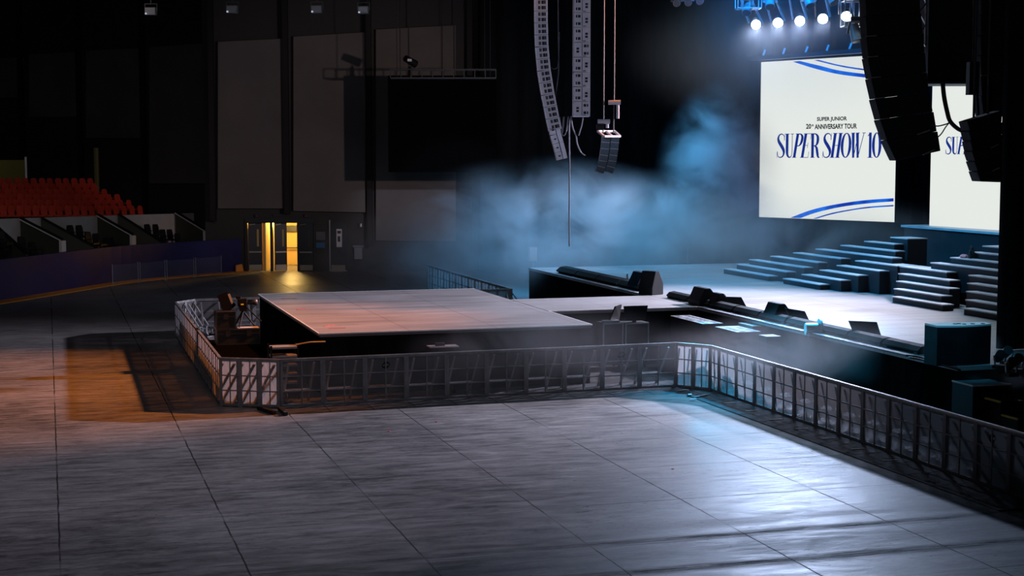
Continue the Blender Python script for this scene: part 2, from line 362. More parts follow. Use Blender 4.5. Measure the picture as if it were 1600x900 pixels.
for (x0, t0, x1, t1, b), L in zip(pans, pl):
    q = [wallpt(x0, b, .25), wallpt(x1, b+(2 if x0 > 400 else 0), .25), wallpt(x1, t1, .25), wallpt(x0, t0, .25)]
    f = MB('cam'); b_ = [(p[0], p[1]+.22, p[2]) for p in q]; f.hexa(q, b_)
    tag(f.build('acoustic_panel', PANM, bevel=.03), 'grey cloth acoustic wall panel, '+L, 'wall panel')
# pilasters between panels
k = 0
for px, pb in ((39, 300), (129, 300), (228, 330), (335, 345), (450, 334), (579, 384), (735, 400)):
    a = wallpt(px-4, pb, .0); b = wallpt(px+4, pb, .0); k += 1
    f = MB('cam'); f.hexa([(a[0], a[1]-.45, a[2]), (b[0], b[1]-.45, a[2]), (b[0], b[1], a[2]), (a[0], a[1], a[2])], [(a[0], a[1]-.45, 24), (b[0], b[1]-.45, 24), (b[0], b[1], 24), (a[0], a[1], 24)])
    struct(f.build('trim_%d' % (k+2), mat('black_pilaster', (.008, .008, .008), .8)))
# drape backdrop behind the stage
f = MB('cam'); pts = []
path = [(CD(748, 300, 84)[0], 84), (CD(1180, 300, 82)[0], 82), (CD(1420, 300, 76)[0], 76), (CD(1780, 300, 64)[0], 64)]
tot = 0
for a, b in zip(path, path[1:]):
    L = math.dist(a, b); n = int(L/.22); nx, ny = (b[1]-a[1])/L, -(b[0]-a[0])/L
    for i in range(n):
        u = i/n; wv = .14*math.sin(tot*5.5)+.05*math.sin(tot*13); tot += L/n
        pts.append((a[0]+(b[0]-a[0])*u+nx*wv, a[1]+(b[1]-a[1])*u+ny*wv))
vs = [(x, y, .02) for x, y in pts]+[(x, y, 24) for x, y in pts]; n = len(pts)
f.add(vs, [[i, i+1, n+i+1, n+i] for i in range(n-1)])
o = f.build('backdrop_drape', DRAPE, smooth=True); sm = o.modifiers.new('thick', 'SOLIDIFY'); sm.thickness = .02
tag(o, 'tall black pleated drape hanging behind the stage and screens', 'curtain')
# black hung box and projector platform in front of the last wall panel
xa, zb = CD(607, 269, 80); xb_, zt = CD(775, 118, 80)
f = MB('cam'); f.box(xa, xb_, 80, 81.2, zb, zt)
r = empty('hanging_screen_box', camw((xa+xb_)/2, 80, zb)); tag(r, 'large black box hanging in front of the rightmost wall panel', 'screen box')
def child(o, r): o.parent = r; o.matrix_parent_inverse = Matrix.Translation(-Vector(r.location)); return o
child(f.build('casing', mat('matte_black_cloth', (.003, .0035, .004), .95, spec=0)), r)
f = MB('cam')
for x in (xa+.6, (xa+xb_)/2, xb_-.6): f.tube([(x, 80.6, zt), (x, 80.6, 24.5)], .025, 6)
child(f.build('suspension_cable', CABLE), r)
xp0, zp = CD(611, 122, 78.5); xp1 = CD(775, 118, 78.5)[0]
r = empty('lighting_gantry', camw((xp0+xp1)/2, 78.5, zp)); tag(r, 'thin dark railed gantry above the hanging black box', 'gantry')
f = MB('cam'); f.box(xp0, xp1, 78.1, 79, zp-.06, zp+.02); child(f.build('walkway', DARKM), r)
f = MB('cam'); n = 11
for i in range(n):
    x = xp0+(xp1-xp0)*i/(n-1); f.bar((x, 78.1, zp), (x, 78.1, zp+.42), .04)
f.bar((xp0, 78.1, zp+.42), (xp1, 78.1, zp+.42), .04); f.bar((xp0, 79, zp+.42), (xp1, 79, zp+.42), .04)
child(f.build('railing', DARKM), r)
f = MB('cam')
for x in (xp0+.3, xp1-.3): f.tube([(x, 78.6, zp), (x, 78.6, 24.5)], .02, 6)
child(f.build('suspension_cable', CABLE), r)
x, z = CD(641, 115, 78.6)
r = empty('followspot', camw(x, 78.6, zp+.02)); tag(r, 'small dark follow spot standing on the railed gantry', 'spotlight')
f = MB('cam'); f.tube([(x, 78.6, zp+.02), (x, 78.6, zp+.6)], .13, 10, .06); child(f.build('stand', BLACK), r)
f = MB('cam'); f.tube([(x-.22, 78.3, zp+.98), (x+.25, 78.8, zp+.72)], .17, 12, .2); child(f.build('housing', BLACK), r)
f = MB('cam'); f.box(x-.1, x+.1, 78.1, 78.35, zp+.82, zp+.94); child(f.build('label_plate', WHITEP), r)
# overhead catwalk with small fittings, top left
r = empty('ceiling_gantry', tuple(D3(340, 2, 62))); tag(r, 'long dark ceiling gantry at the top left of the hall', 'gantry')
f = MB(); a, b = D3(60, -8, 64), D3(720, -14, 60)
for off in (0, .55):
    f.bar(a+Vector((0, 0, off)), b+Vector((0, 0, off)), .1)
for i in range(24):
    p = a.lerp(b, i/23); q = a.lerp(b, min(1, (i+1)/23)); f.bar(p, q+Vector((0, 0, .55)), .05); f.bar(p, p+Vector((0, 0, .55)), .05)
child(f.build('truss', DARKM), r)
f = MB()
for u in (.05, .35, .65, .95): p = a.lerp(b, u)+Vector((0, 0, .5)); f.tube([p, (p.x, p.y, 24.5)], .03, 6)
child(f.build('suspension_cable', CABLE), r)
for px, py, L in ((236, 18, 'leftmost'), (363, 15, 'brightest, second from the left'), (495, 15, 'second from the right'), (568, 16, 'rightmost')):
    p = D3(px, py, 62); r = empty('ceiling_floodlight', tuple(p)); tag(r, 'small grey flood lamp under the dark ceiling gantry, '+L, 'floodlight')
    f = MB('cam'); X, D_, Z = p.dot(RT), p.dot(HF), p.z
    f.box(X-.2, X+.2, D_-.2, D_+.15, Z-.14, Z+.14); child(f.build('housing', ALUD), r)
    f = MB('cam'); f.box(X-.17, X+.17, D_-.22, D_-.2, Z-.10, Z+.10); child(f.build('glass_front', mat('lamp_glass', (.3, .33, .35), .2)), r)
    f = MB('cam'); f.bar((X-.24, D_, Z), (X-.24, D_, Z+.3), .03); f.bar((X+.24, D_, Z), (X+.24, D_, Z+.3), .03); f.bar((X-.24, D_, Z+.3), (X+.24, D_, Z+.3), .03); f.bar((X, D_, Z+.3), (X, D_, Z+.75), .03); child(f.build('bracket', DARKM), r)
    f = MB('cam'); f.box(X-.19, X-.12, D_-.24, D_-.22, Z-.13, Z-.07); child(f.build('indicator', emis('cool_indicator_%d' % px, (.7, .8, 1), .6)), r)
# ---------------------------------------------------------------- seating bowl at the left
P0 = Vector((-2.1, 70.8, 0)); TV = Vector((.629, .777, 0)); NV = Vector((-.777, .629, 0))
def BL(px, py, b): return VP_(px, py, P0+NV*b, NV)
curve = [(-9, 59.5), (-5.2, 66), (-2.1, 70.78), (.6, 75.4), (3.5, 79.97), (6.8, 82.9), (10.15, 85.2)]
def cat(pts, n):
    out = []; P = [pts[0]]+list(pts)+[pts[-1]]
    for i in range(1, len(P)-2):
        for k in range(n):
            t = k/n; out.append(tuple(.5*((2*P[i][j])+(-P[i-1][j]+P[i+1][j])*t+(2*P[i-1][j]-5*P[i][j]+4*P[i+1][j]-P[i+2][j])*t*t+(-P[i-1][j]+3*P[i][j]-3*P[i+1][j]+P[i+2][j])*t**3) for j in range(len(P[i]))))
    out.append(tuple(pts[-1])); return out
cv = cat(curve, 6)
def wallstrip(cv, z0, z1, o0, o1):
    f = MB(); lo = []; 
    for i, p in enumerate(cv):
        a = Vector((*cv[max(i-1, 0)], 0)); b = Vector((*cv[min(i+1, len(cv)-1)], 0)); d = (b-a).normalized(); n = Vector((-d.y, d.x, 0)); q = Vector((*p, 0))
        lo.append((q+n*o0, q+n*o1))
    for (a, b), (c, d) in zip(lo, lo[1:]):
        f.hexa([a+Vector((0, 0, z0)), c+Vector((0, 0, z0)), d+Vector((0, 0, z0)), b+Vector((0, 0, z0))], [a+Vector((0, 0, z1)), c+Vector((0, 0, z1)), d+Vector((0, 0, z1)), b+Vector((0, 0, z1))])
    return f
o = wallstrip(cv, 0, 1.8, 0, .2).build('dasher_board', BLUEM); tag(o, 'long curved navy blue dasher board wall below the seats', 'dasher board')
o = wallstrip(cv, 0, .035, -.95, -.05).build('floor_edge_strip', ORANGE); tag(o, 'orange strip on the floor along the foot of the navy dasher board', 'floor strip')
KL = light('door_spill_light', 'SPOT', camw(-15.2, 82.2, 2.2), (0, 75, 0), 80, (1, .42, .05), .2, .8, 60)
# bleacher ramp under the red seats, parapet and box partitions
f = MB(); a = BL(-30, 343, 4.7); b = BL(303, 333, 4.7)
f.hexa([a+NV*0, b, b+NV*.25, a+NV*.25], [Vector((p.x, p.y, 1.0)) for p in (a, b, b+NV*.25, a+NV*.25)])
tag(f.build('white_parapet', WHITEW), 'off-white parapet wall between the red seats and the black seats', 'parapet')
f = MB(); a2 = BL(-30, 338, 4.2); b2 = BL(250, 338, 4.2)
A = P0+NV*5.0-TV*8; B = P0+NV*5.0+TV*13.5; A2 = P0+NV*14-TV*8; B2 = P0+NV*14+TV*9
f.hexa([A, B, B2, A2], [A+Vector((0, 0, 2.7)), B+Vector((0, 0, 2.7)), B2+Vector((0, 0, 4.6)), A2+Vector((0, 0, 4.6))])
struct(f.build('floor_bleacher', WALLM))
f = MB(); A = P0+NV*1.9-TV*8; B = P0+NV*1.9+TV*18; A2 = P0+NV*4.7-TV*8; B2 = P0+NV*4.7+TV*16
f.hexa([A, B, B2, A2], [A+Vector((0, 0, 1.1)), B+Vector((0, 0, 1.1)), B2+Vector((0, 0, 1.7)), A2+Vector((0, 0, 1.7))])
struct(f.build('floor_box_tier', WALLM))
parts_ = [((-12, 350), (42, 398), 0), ((33, 343), (97, 376), 1), ((65, 342), (157, 392), 0), ((153, 337), (207, 368), 1), ((185, 336), (260, 384), 0), ((275, 333), (321, 361), 1)]
for i, (s0, e0, post) in enumerate(parts_):
    a = BL(*s0, 4.6); b = BL(*e0, 1.95); r = empty('box_partition', ((a.x+b.x)/2, (a.y+b.y)/2, 1.2))
    tag(r, 'dark sloping wall between the seat boxes, '+ORD[i]+' from the left'+(', ending in a white post' if post else ''), 'partition')
    tv = TV*.06
    f = MB(); f.hexa([a-tv, b-tv, b+tv, a+tv], [Vector((p.x, p.y, 1.15)) for p in (a-tv, b-tv, b+tv, a+tv)]); child(f.build('side_wall', GREENW), r)
    f = MB(); u = Vector((0, 0, .06)); f.bar(a+u, b+u, .16, .09); child(f.build('capping', BLACK), r)
    if post:
        f = MB(); f.hexa([b-TV*.16-NV*.1, b+TV*.16-NV*.1, b+TV*.16+NV*.06, b-TV*.16+NV*.06], [Vector((p.x, p.y, 1.25)) for p in (b-TV*.16-NV*.1, b+TV*.16-NV*.1, b+TV*.16+NV*.06, b-TV*.16+NV*.06)]); child(f.build('end_post', TRIMW), r)
        f = MB(); f.bar(a-TV*.1+u*.1, b-TV*.1+u*.1, .05, .05); child(f.build('handrail', TRIMW), r)
SANG = math.atan2(TV.y, TV.x)+PI         # seats face the floor (their front looks along -NV)
def seat_mb(wd, hb):
    f = MB(); h = wd/2
    prof = [(-h, 0), (-h, hb*.7), (-h*.8, hb*.93), (-h*.4, hb), (h*.4, hb), (h*.8, hb*.93), (h, hb*.7), (h, 0)]
    f.hexa([(x, .22+z*.12, .42+z) for x, z in prof], [(x, .27+z*.12, .42+z) for x, z in prof])
    f.hexa([(-h, -.16, .44), (h, -.16, .44), (h, .25, .40), (-h, .25, .40)], [(-h, -.18, .36), (h, -.18, .36), (h, .25, .33), (-h, .25, .33)])
    f.box(-.03, .03, .1, .2, 0, .36)
    return f
rs = seat_mb(.44, .50).build('stadium_seat', REDS); rs2 = None
bs = empty('box_seat'); f = MB(); h = .24
prof = [(-h, 0), (-h, .4), (-h*.75, .56), (h*.75, .56), (h, .4), (h, 0)]
f.hexa([(x, .2+z*.15, .42+z) for x, z in prof], [(x, .28+z*.15, .42+z) for x, z in prof]); f.build('backrest', BLKS, bs)
f = MB(); f.box(-h, h, -.22, .26, .36, .45); f.build('seat', BLKS, bs)
f = MB(); f.bar((-h-.03, -.15, .62), (-h-.03, .25, .62), .04); f.bar((-h-.03, -.1, .0), (-h-.03, -.1, .62), .04); f.bar((h+.03, -.15, .62), (h+.03, .25, .62), .04); f.bar((h+.03, -.1, .0), (h+.03, -.1, .62), .04); f.build('armrest', BLKS, bs)
rows = [(284, 150, 0, 8.8), (292, 162, 5, 8.0), (301, 178, -3, 7.2), (309, 194, 4, 6.4), (318, 216, -2, 5.6), (327, 234, 3, 4.9)]
RD = ['back row at the top of the block', 'row just below the topmost red row', 'third row down of the red block', 'fourth row down of the red block', 'row behind the foremost red seats', 'front row just above the white parapet']
first = True
for ri, (py, xe, off, b) in enumerate(rows):
    px = off-4
    while px < xe:
        p = BL(px, py, b); z = p.z-.72
        o = rs if first else rs.copy()
        if not first: COL.objects.link(o)
        first = False
        o.location = (p.x, p.y, z); o.rotation_euler.z = math.atan2(TV.y, TV.x)+random.uniform(-.12, .12)
        tag(o, 'red stadium seat in the '+RD[ri], 'seat', 'red seats, '+RD[ri])
        px += 12.6
bsp = [(9, 369), (41, 377), (58, 386), (117, 359), (131, 359), (145, 370), (157, 372), (173, 378), (181, 378), (237, 357), (250, 357), (261, 365), (272, 365), (284, 371)]
for i, (px, py) in enumerate(bsp):
    up_ = py < 368; b = 3.7 if up_ else 2.8
    p = BL(px, py, b); o = bs if i == 0 else copy_tree(bs)
    o.location = (p.x, p.y, p.z-.75); o.rotation_euler.z = math.atan2(TV.y, TV.x)
    blk = 'leftmost' if px < 100 else ('middle' if px < 200 else 'right-hand')
    tag(o, 'black padded seat in the %s box, %s' % (blk, 'upper row by the white wall' if up_ else 'lower row near the dasher board'), 'seat', 'black seats in the %s box, %s row' % (blk, 'upper' if up_ else 'lower'))
# lit vomitory, white post, green post
a = BL(0, 265, 13.0)
f = MB(); q0, q1 = BL(-40, 250, 14.5), BL(38, 250, 14.5)
f.hexa([Vector((p.x, p.y, 4.2)) for p in (q0, q1, q1+NV*.2, q0+NV*.2)], [Vector((p.x, p.y, BL(0, 250, 14.5).z)) for p in (q0, q1, q1+NV*.2, q0+NV*.2)])
tag(f.build('exit_wall', mat('olive_wall', (.16, .15, .04), .8)), 'dim olive wall lit behind the top of the red seats at the left frame edge', 'wall panel')
pp = BL(8, 262, 12.8); light('exit_wall_light', 'POINT', (pp.x, pp.y, pp.z+.4), (0, 0, 0), 9, (.9, .9, .3), .2)
p0, p1 = BL(41, 283, 10.5), BL(41, 245, 10.5)
f = MB(); f.tube([(p0.x, p0.y, 0), (p0.x, p0.y, p1.z)], .06, 8); tag(f.build('white_pole', WHITEP), 'short white pole standing behind the red seats', 'pole')
p0, p1 = BL(151, 283, 10.5), BL(151, 231, 10.5)
f = MB(); f.tube([(p0.x, p0.y, 0), (p0.x, p0.y, p1.z)], .16, 8); tag(f.build('olive_post', mat('olive_post', (.07, .07, .02), .6)), 'olive green post behind the right end of the red seats', 'post')
# glass fence panels in front of the dasher
for i, (a, b) in enumerate(((176, 216), (219, 258), (261, 303), (306, 346))):
    pa = G(a, 446-(a-176)*.095); pb = G(b, 446-(b-176)*.095)
    r = empty('glass_screen', tuple(pa)); tag(r, 'clear glass screen on thin posts before the dasher board, '+ORD[i]+' from the left', 'glass screen')
    for p in (pa, pb):
        f = MB(); f.tube([p, p+Vector((0, 0, 1.05))], .022, 6); child(f.build('post', ALU), r)
    f = MB(); d = (pb-pa).normalized()*.05; u = Vector((0, 0, 1)); nn = d.cross(u).normalized()*.006
    f.hexa([pa+d+u*.08-nn, pb-d+u*.08-nn, pb-d+u*.08+nn, pa+d+u*.08+nn], [pa+d+u*1.0-nn, pb-d+u*1.0-nn, pb-d+u*1.0+nn, pa+d+u*1.0+nn]); child(f.build('pane', GLASSM), r)
p = G(375, 425); f = MB(); f.hexa([(p.x-.25, p.y-.15, 0), (p.x+.2, p.y-.15, 0), (p.x+.2, p.y+.15, 0), (p.x-.25, p.y+.15, 0)], [(p.x-.25, p.y-.15, .38), (p.x+.12, p.y-.15, .45), (p.x+.12, p.y+.15, .45), (p.x-.25, p.y+.15, .38)])
tag(f.build('orange_block', ORANGE, bevel=.05), 'small bright orange block at the end of the dasher board by the doors', 'block')

# ================================================================ STAGES
def slab(name, x0, x1, y0, y1, z, label):
    r = empty(name, ((x0+x1)/2, (y0+y1)/2, 0)); tag(r, label, 'stage')
    f = MB(); f.box(x0+.02, x1-.02, y0+.02, y1-.02, 0, z-.1); child(f.build('skirt', SKIRT), r)
    f = MB(); f.box(x0, x1, y0, y1, z-.1, z); child(f.build('deck', DECK), r)
    return r
ZS = 1.65
r = slab('b_stage', 6.8, 14.4, 40.05, 52.25, ZS, 'large square thrust stage with pale deck and black skirt')
f = MB()
for a, b in (((6.8, 40.03), (14.4, 40.03)), ((6.78, 40.05), (6.78, 52.25)), ((6.8, 52.27), (14.4, 52.27)), ((14.42, 40.05), (14.42, 43.9))):
    f.bar((*a, ZS-.01), (*b, ZS-.01), .035)
child(f.build('edge_trim', TRIMW), r)
f = MB()
for x, y, dx, dy in ((7.3, 50.4, .5, 0), (7.2, 46.6, .3, .1), (7.2, 41.7, .3, .25), (7.25, 41.2, .45, 0)):
    f.bar((x, y, ZS+.004), (x+dx, y+dy, ZS+.004), .06, .006)
child(f.build('tape_mark', mat('red_tape', (.6, .05, .06), .6)), r)
r = slab('catwalk', 14.44, 19.28, 43.9, 47.95, ZS, 'pale catwalk bridge joining the thrust stage to the main stage')
f = MB(); f.bar((14.44, 43.88, ZS-.01), (19.28, 43.88, ZS-.01), .03); child(f.build('edge_trim', TRIMW), r)
r = slab('main_stage', 19.3, 34.5, 29.6, 61.5, ZS, 'bright main stage deck in front of the screens')
f = MB(); f.bar((19.28, 29.6, ZS-.01), (19.28, 43.8, ZS-.01), .03); child(f.build('edge_trim', DARKM), r)
# stairs: each tread from its front edge in the picture and its height
TRD = noisy('lit_stair_tread', (.45, .47, .5), (.62, .63, .65), 2, .5)  # pale tread tops: the strong light they catch is put into the colour
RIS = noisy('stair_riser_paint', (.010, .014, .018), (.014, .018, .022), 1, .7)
def stairs(name, label, lst, back):
    r = empty(name, (0, 0, ZS)); tag(r, label, 'stairs'); first = None
    for k, a, b in lst:
        last = k == lst[-1][0]; z = ZS+.2*k; xf = 25.45+.37*k
        pa, pb = AX(a[0], a[1], xf), AX(b[0], b[1], xf)
        y0, y1 = min(pa.y, pb.y), max(pa.y, pb.y)
        if first is None: first = (xf, y0); r.location = (xf+.5, (y0+y1)/2, ZS)
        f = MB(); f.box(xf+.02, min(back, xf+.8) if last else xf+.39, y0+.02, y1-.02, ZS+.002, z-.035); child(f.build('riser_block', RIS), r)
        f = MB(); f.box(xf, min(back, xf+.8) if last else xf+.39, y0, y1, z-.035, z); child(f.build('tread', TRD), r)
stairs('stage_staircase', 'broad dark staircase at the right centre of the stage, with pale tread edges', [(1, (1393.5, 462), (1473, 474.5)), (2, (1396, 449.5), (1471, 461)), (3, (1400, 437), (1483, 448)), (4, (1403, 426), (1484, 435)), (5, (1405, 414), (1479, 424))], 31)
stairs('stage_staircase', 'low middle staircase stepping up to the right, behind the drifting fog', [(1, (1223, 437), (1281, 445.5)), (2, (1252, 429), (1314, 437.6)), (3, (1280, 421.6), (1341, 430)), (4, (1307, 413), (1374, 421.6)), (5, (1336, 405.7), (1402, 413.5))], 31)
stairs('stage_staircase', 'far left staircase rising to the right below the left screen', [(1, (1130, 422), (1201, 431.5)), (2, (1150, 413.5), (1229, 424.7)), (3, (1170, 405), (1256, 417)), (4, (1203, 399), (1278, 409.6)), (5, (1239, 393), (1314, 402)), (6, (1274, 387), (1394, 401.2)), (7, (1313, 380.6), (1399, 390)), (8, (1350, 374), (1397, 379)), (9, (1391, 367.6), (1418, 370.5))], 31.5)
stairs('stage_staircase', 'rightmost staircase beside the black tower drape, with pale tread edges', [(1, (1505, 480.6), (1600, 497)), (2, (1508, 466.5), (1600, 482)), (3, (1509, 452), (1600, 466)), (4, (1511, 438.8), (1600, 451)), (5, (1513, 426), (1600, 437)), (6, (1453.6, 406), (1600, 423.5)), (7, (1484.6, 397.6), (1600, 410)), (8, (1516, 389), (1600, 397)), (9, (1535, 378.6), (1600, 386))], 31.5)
pa, pb = AX(1407.5, 353.6, 31.9), AX(1620, 369, 31.9); z = ZS+2
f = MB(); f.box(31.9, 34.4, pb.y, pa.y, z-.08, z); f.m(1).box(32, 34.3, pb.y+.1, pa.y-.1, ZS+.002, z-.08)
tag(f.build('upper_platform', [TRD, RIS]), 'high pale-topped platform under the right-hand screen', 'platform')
# ================================================================ SCREENS
SCRW = emis('screen_white', (.80, .84, .80), .98); NAVY = emis('screen_navy_letters', (.008, .028, .24), 1.0)
TXTB = emis('screen_black_letters', (.012, .012, .014), 1.0)
def swoosh_mat():
    m = mat('screen_blue_ribbon', (0, 0, 0), .5, emit=(.01, .1, .7), spec=0); t = NT(m); b = t.n['Principled BSDF']
    g = t.new('ShaderNodeTexCoord').outputs['Object']
    t.link(t.mix(t.rng(t.noise(g, .9, 2), .4, .65, 0, 1), (.004, .035, .42), (.01, .17, .85)), b.inputs['Emission Color'])
    return m
SWOOSH = swoosh_mat()
def cr(pts, n=6): return cat(pts, n)
SERIF = [('bar', .0, 0, .0, 0)]
def glyph(ch):
    """list of ribbons: [(x, y, width)...] in a cell one unit tall; bars are (x0,x1,y0,y1)"""
    R, B = [], []; t = .022
    if ch == 'S':
        R.append(cr([(.385, .74, t), (.36, .90, t), (.24, .985, .03), (.11, .94, .05), (.06, .80, .085), (.11, .66, .11), (.23, .51, .12), (.34, .36, .115), (.385, .22, .09), (.34, .07, .05), (.21, .012, .03), (.09, .07, t), (.045, .25, t)]))
        B += [(.375, .395, .72, .99), (.03, .05, .0, .27)]; wd = .44
    elif ch == 'U':
        R.append([(.13, 1, .115), (.13, .3, .115)]); R.append(cr([(.13, .32, .115), (.15, .12, .09), (.25, .015, .04), (.36, .09, t), (.39, .3, t)])); R.append([(.39, .28, t), (.39, 1, t)])
        B += [(.02, .25, .975, 1), (.31, .47, .975, 1)]; wd = .49
    elif ch in 'PR':
        R.append([(.13, 1, .11), (.13, 0, .11)]); R.append(cr([(.15, .985, t), (.28, .97, .04), (.37, .88, .09), (.39, .75, .105), (.36, .60, .09), (.28, .50, .04), (.15, .49, t)]))
        B += [(.02, .24, .975, 1), (.02, .24, 0, .025)]; wd = .44
        if ch == 'R': R.append(cr([(.24, .49, .04), (.33, .40, .09), (.37, .20, .10), (.41, .04, .07), (.48, .02, t)])); wd = .48
    elif ch == 'E':
        R.append([(.13, 1, .11), (.13, 0, .11)]); B += [(.02, .40, .975, 1), (.02, .42, 0, .025), (.13, .31, .50, .522), (.39, .41, .76, 1), (.41, .43, 0, .25), (.30, .32, .40, .62)]; wd = .46
    elif ch == 'H':
        R.append([(.13, 1, .11), (.13, 0, .11)]); R.append([(.39, 1, .11), (.39, 0, .11)]); B += [(.02, .24, .975, 1), (.02, .24, 0, .025), (.28, .5, .975, 1), (.28, .5, 0, .025), (.13, .39, .49, .513)]; wd = .53
    elif ch in 'O0':
        a = .19 if ch == 'O' else .155; cx = a+.04; R.append([(cx+a*math.cos(u*PI/12), .5+.485*math.sin(u*PI/12), .025+.085*abs(math.cos(u*PI/12))**1.5) for u in range(25)]); wd = 2*cx
    elif ch == 'W':
        R += [[(.07, 1, .11), (.22, 0, .08)], [(.22, 0, t), (.33, .98, t)], [(.27, 1, .11), (.43, 0, .08)], [(.43, 0, t), (.58, .98, t)]]; B += [(-.02, .16, .975, 1), (.2, .38, .975, 1), (.5, .66, .975, 1)]; wd = .63
    elif ch == '1':
        R.append([(.16, 1, .10), (.16, 0, .10)]); R.append([(.05, .86, t), (.15, .98, .03)]); B += [(.04, .28, 0, .025)]; wd = .30
    else: wd = .22
    return R, B, wd
SL = {'S0': 0, 'U': 0}
SHEAR = [0.05, 0, .18, .18, 0, 0, .08, .15, .05, .13, 0, 0, 0]
def title_mb(fmap, x0, wid, z0, hgt):
    """fmap(a, b) -> place on the screen plane"""
    s = 'SUPER SHOW 10'; W = []; 
    for ch in s: W.append(glyph(ch)[2]-.035)
    k = wid/sum(W); f = MB(); x = 0
    def pt(gx, gy, sh): return fmap(x0+(x+gx+sh*(gy-.5))*k, z0+gy*hgt)
    for ch, wd, sh in zip(s, W, SHEAR):
        R, B, _ = glyph(ch)
        for rb in R:
            L = []
            for i, (a, b, w_) in enumerate(rb):
                w_ = w_*1.14+.006
                p, q = rb[max(i-1, 0)], rb[min(i+1, len(rb)-1)]; dx, dy = (q[0]-p[0])*k, (q[1]-p[1])*hgt; n = math.hypot(dx, dy) or 1
                ox, oy = -dy/n*w_/2*k, dx/n*w_/2*k
                L.append((pt(a+ox/k, b+oy/hgt, sh), pt(a-ox/k, b-oy/hgt, sh)))
            for (a, b), (c, d) in zip(L, L[1:]): f.add([a, b, d, c], [[0, 1, 2, 3]])
        for (a, b, c, d) in B:
            f.add([pt(a, c, sh), pt(b, c, sh), pt(b, d, sh), pt(a, d, sh)], [[0, 1, 2, 3]])
        x += wd
    return f
def font_mesh(text, bold=.0):
    cu = bpy.data.curves.new('t', 'FONT'); cu.body = text; cu.offset = bold; cu.resolution_u = 3
    o = bpy.data.objects.new('t', cu); COL.objects.link(o); bpy.context.view_layer.update()
    me = bpy.data.meshes.new_from_object(o.evaluated_get(bpy.context.evaluated_depsgraph_get()))
    bpy.data.objects.remove(o)
    vs = [v.co.copy() for v in me.vertices]; fs = [list(p.vertices) for p in me.polygons]
    x0, x1 = min(v.x for v in vs), max(v.x for v in vs); y0, y1 = min(v.y for v in vs), max(v.y for v in vs)
    return [((v.x-x0)/(x1-x0), (v.y-y0)/(y1-y0)) for v in vs], fs
def ribbon_px(f, S, top, bot):
    n = 24
    def samp(P, x):
        for (a, b), (c, d) in zip(P, P[1:]):
            if x <= c: return b+(d-b)*(x-a)/(c-a)
        return P[-1][1]
    T, B = cr(top, 5), cr(bot, 5)
    for i in range(min(len(T), len(B))-1):
        f.add([S(*T[i]), S(*T[i+1]), S(*B[i+1]), S(*B[i])], [[0, 1, 2, 3]])
def screen(label, lb, xplane, vpx, rb, ztop_py, name='led_screen'):
    L0 = AX(lb[0], lb[1], xplane); d = ray(vpx, 245); d.z = 0; d = -d.normalized()     # runs to the right
    nrm = Vector((d.y, -d.x, 0)); nrm = -nrm if nrm.dot(L0-CAMP) > 0 else nrm           # faces the viewer
    R0 = VP_(rb[0], rb[1], L0, nrm); Wd = (R0-L0).dot(d); ht = VP_(lb[0]+ztop_py[1], ztop_py[0], L0, nrm).z-L0.z
    r = empty(name, tuple(L0+d*Wd/2)); tag(r, label, 'screen')
    def S(px, py, off=.03):
        p = VP_(px, py, L0, nrm); return p+nrm*off
    def P(a, b, off=.03): return L0+d*a+Vector((0, 0, b))+nrm*off
    f = MB(); f.hexa([P(-.02, -.02, -.25), P(Wd+.02, -.02, -.25), P(Wd+.02, -.02, -.02), P(-.02, -.02, -.02)], [P(-.02, ht+.02, -.25), P(Wd+.02, ht+.02, -.25), P(Wd+.02, ht+.02, -.02), P(-.02, ht+.02, -.02)]); child(f.build('cabinet', BLACK), r)
    f = MB(); f.hexa([P(0, 0, -.02), P(Wd, 0, -.02), P(Wd, 0, .0), P(0, 0, .0)], [P(0, ht, -.02), P(Wd, ht, -.02), P(Wd, ht, 0), P(0, ht, 0)]); child(f.build('picture_area', SCRW), r)
    return r, S, P, L0, d, nrm, Wd, ht
r, S, P, L0, d, nrm, Wd, ht = screen('left bright white screen reading SUPER JUNIOR 20th ANNIVERSARY TOUR SUPER SHOW 10', (1186, 339), 33.0, -1270, (1397, 348), (97, 5))
def loc(p): return (p-L0).dot(d), p.z-L0.z
a0, b0 = loc(S(1214, 247, 0)); a1, b1 = loc(S(1375.5, 246, 0)); _, t0 = loc(S(1214, 208, 0)); _, t1 = loc(S(1381, 208, 0))
child(title_mb(lambda a, b: P(a, b), a0, a1-a0, (b0+b1)/2, ((t0+t1)-(b0+b1))/2).build('title_lettering', NAVY), r)
def small(text, x0, x1, yb, yt, bold=.036):
    vs, fs = font_mesh(text, bold); A0, B0 = loc(S(x0, yb, 0)); A1, B1 = loc(S(x1, yb, 0)); _, T0 = loc(S(x0, yt, 0))
    f = MB(); f.add([P(A0+(A1-A0)*u, (B0+B1)/2+(T0-B0)*v) for u, v in vs], fs); return f
child(small('SUPER JUNIOR', 1277, 1324, 190.5, 182.5).build('tour_lettering', TXTB), r)
child(small('20', 1260, 1268, 201.5, 193.5).build('tour_lettering', TXTB), r)
child(small('th', 1268.6, 1272, 197.5, 193.8).build('tour_lettering', TXTB), r)
child(small('ANNIVERSARY TOUR', 1273.5, 1339.5, 201.5, 193.5).build('tour_lettering', TXTB), r)
q = lambda L, sx, ox, oy: [(x/sx+ox, y/sx+oy) for x, y in L]
f = MB(); ribbon_px(f, S, q([(200, 381), (330, 412), (450, 441), (640, 466), (740, 474)], 4, 1200, 0), q([(158, 386), (300, 430), (450, 465), (640, 488), (740, 497)], 4, 1200, 0)); child(f.build('blue_ribbon_graphic', SWOOSH), r)
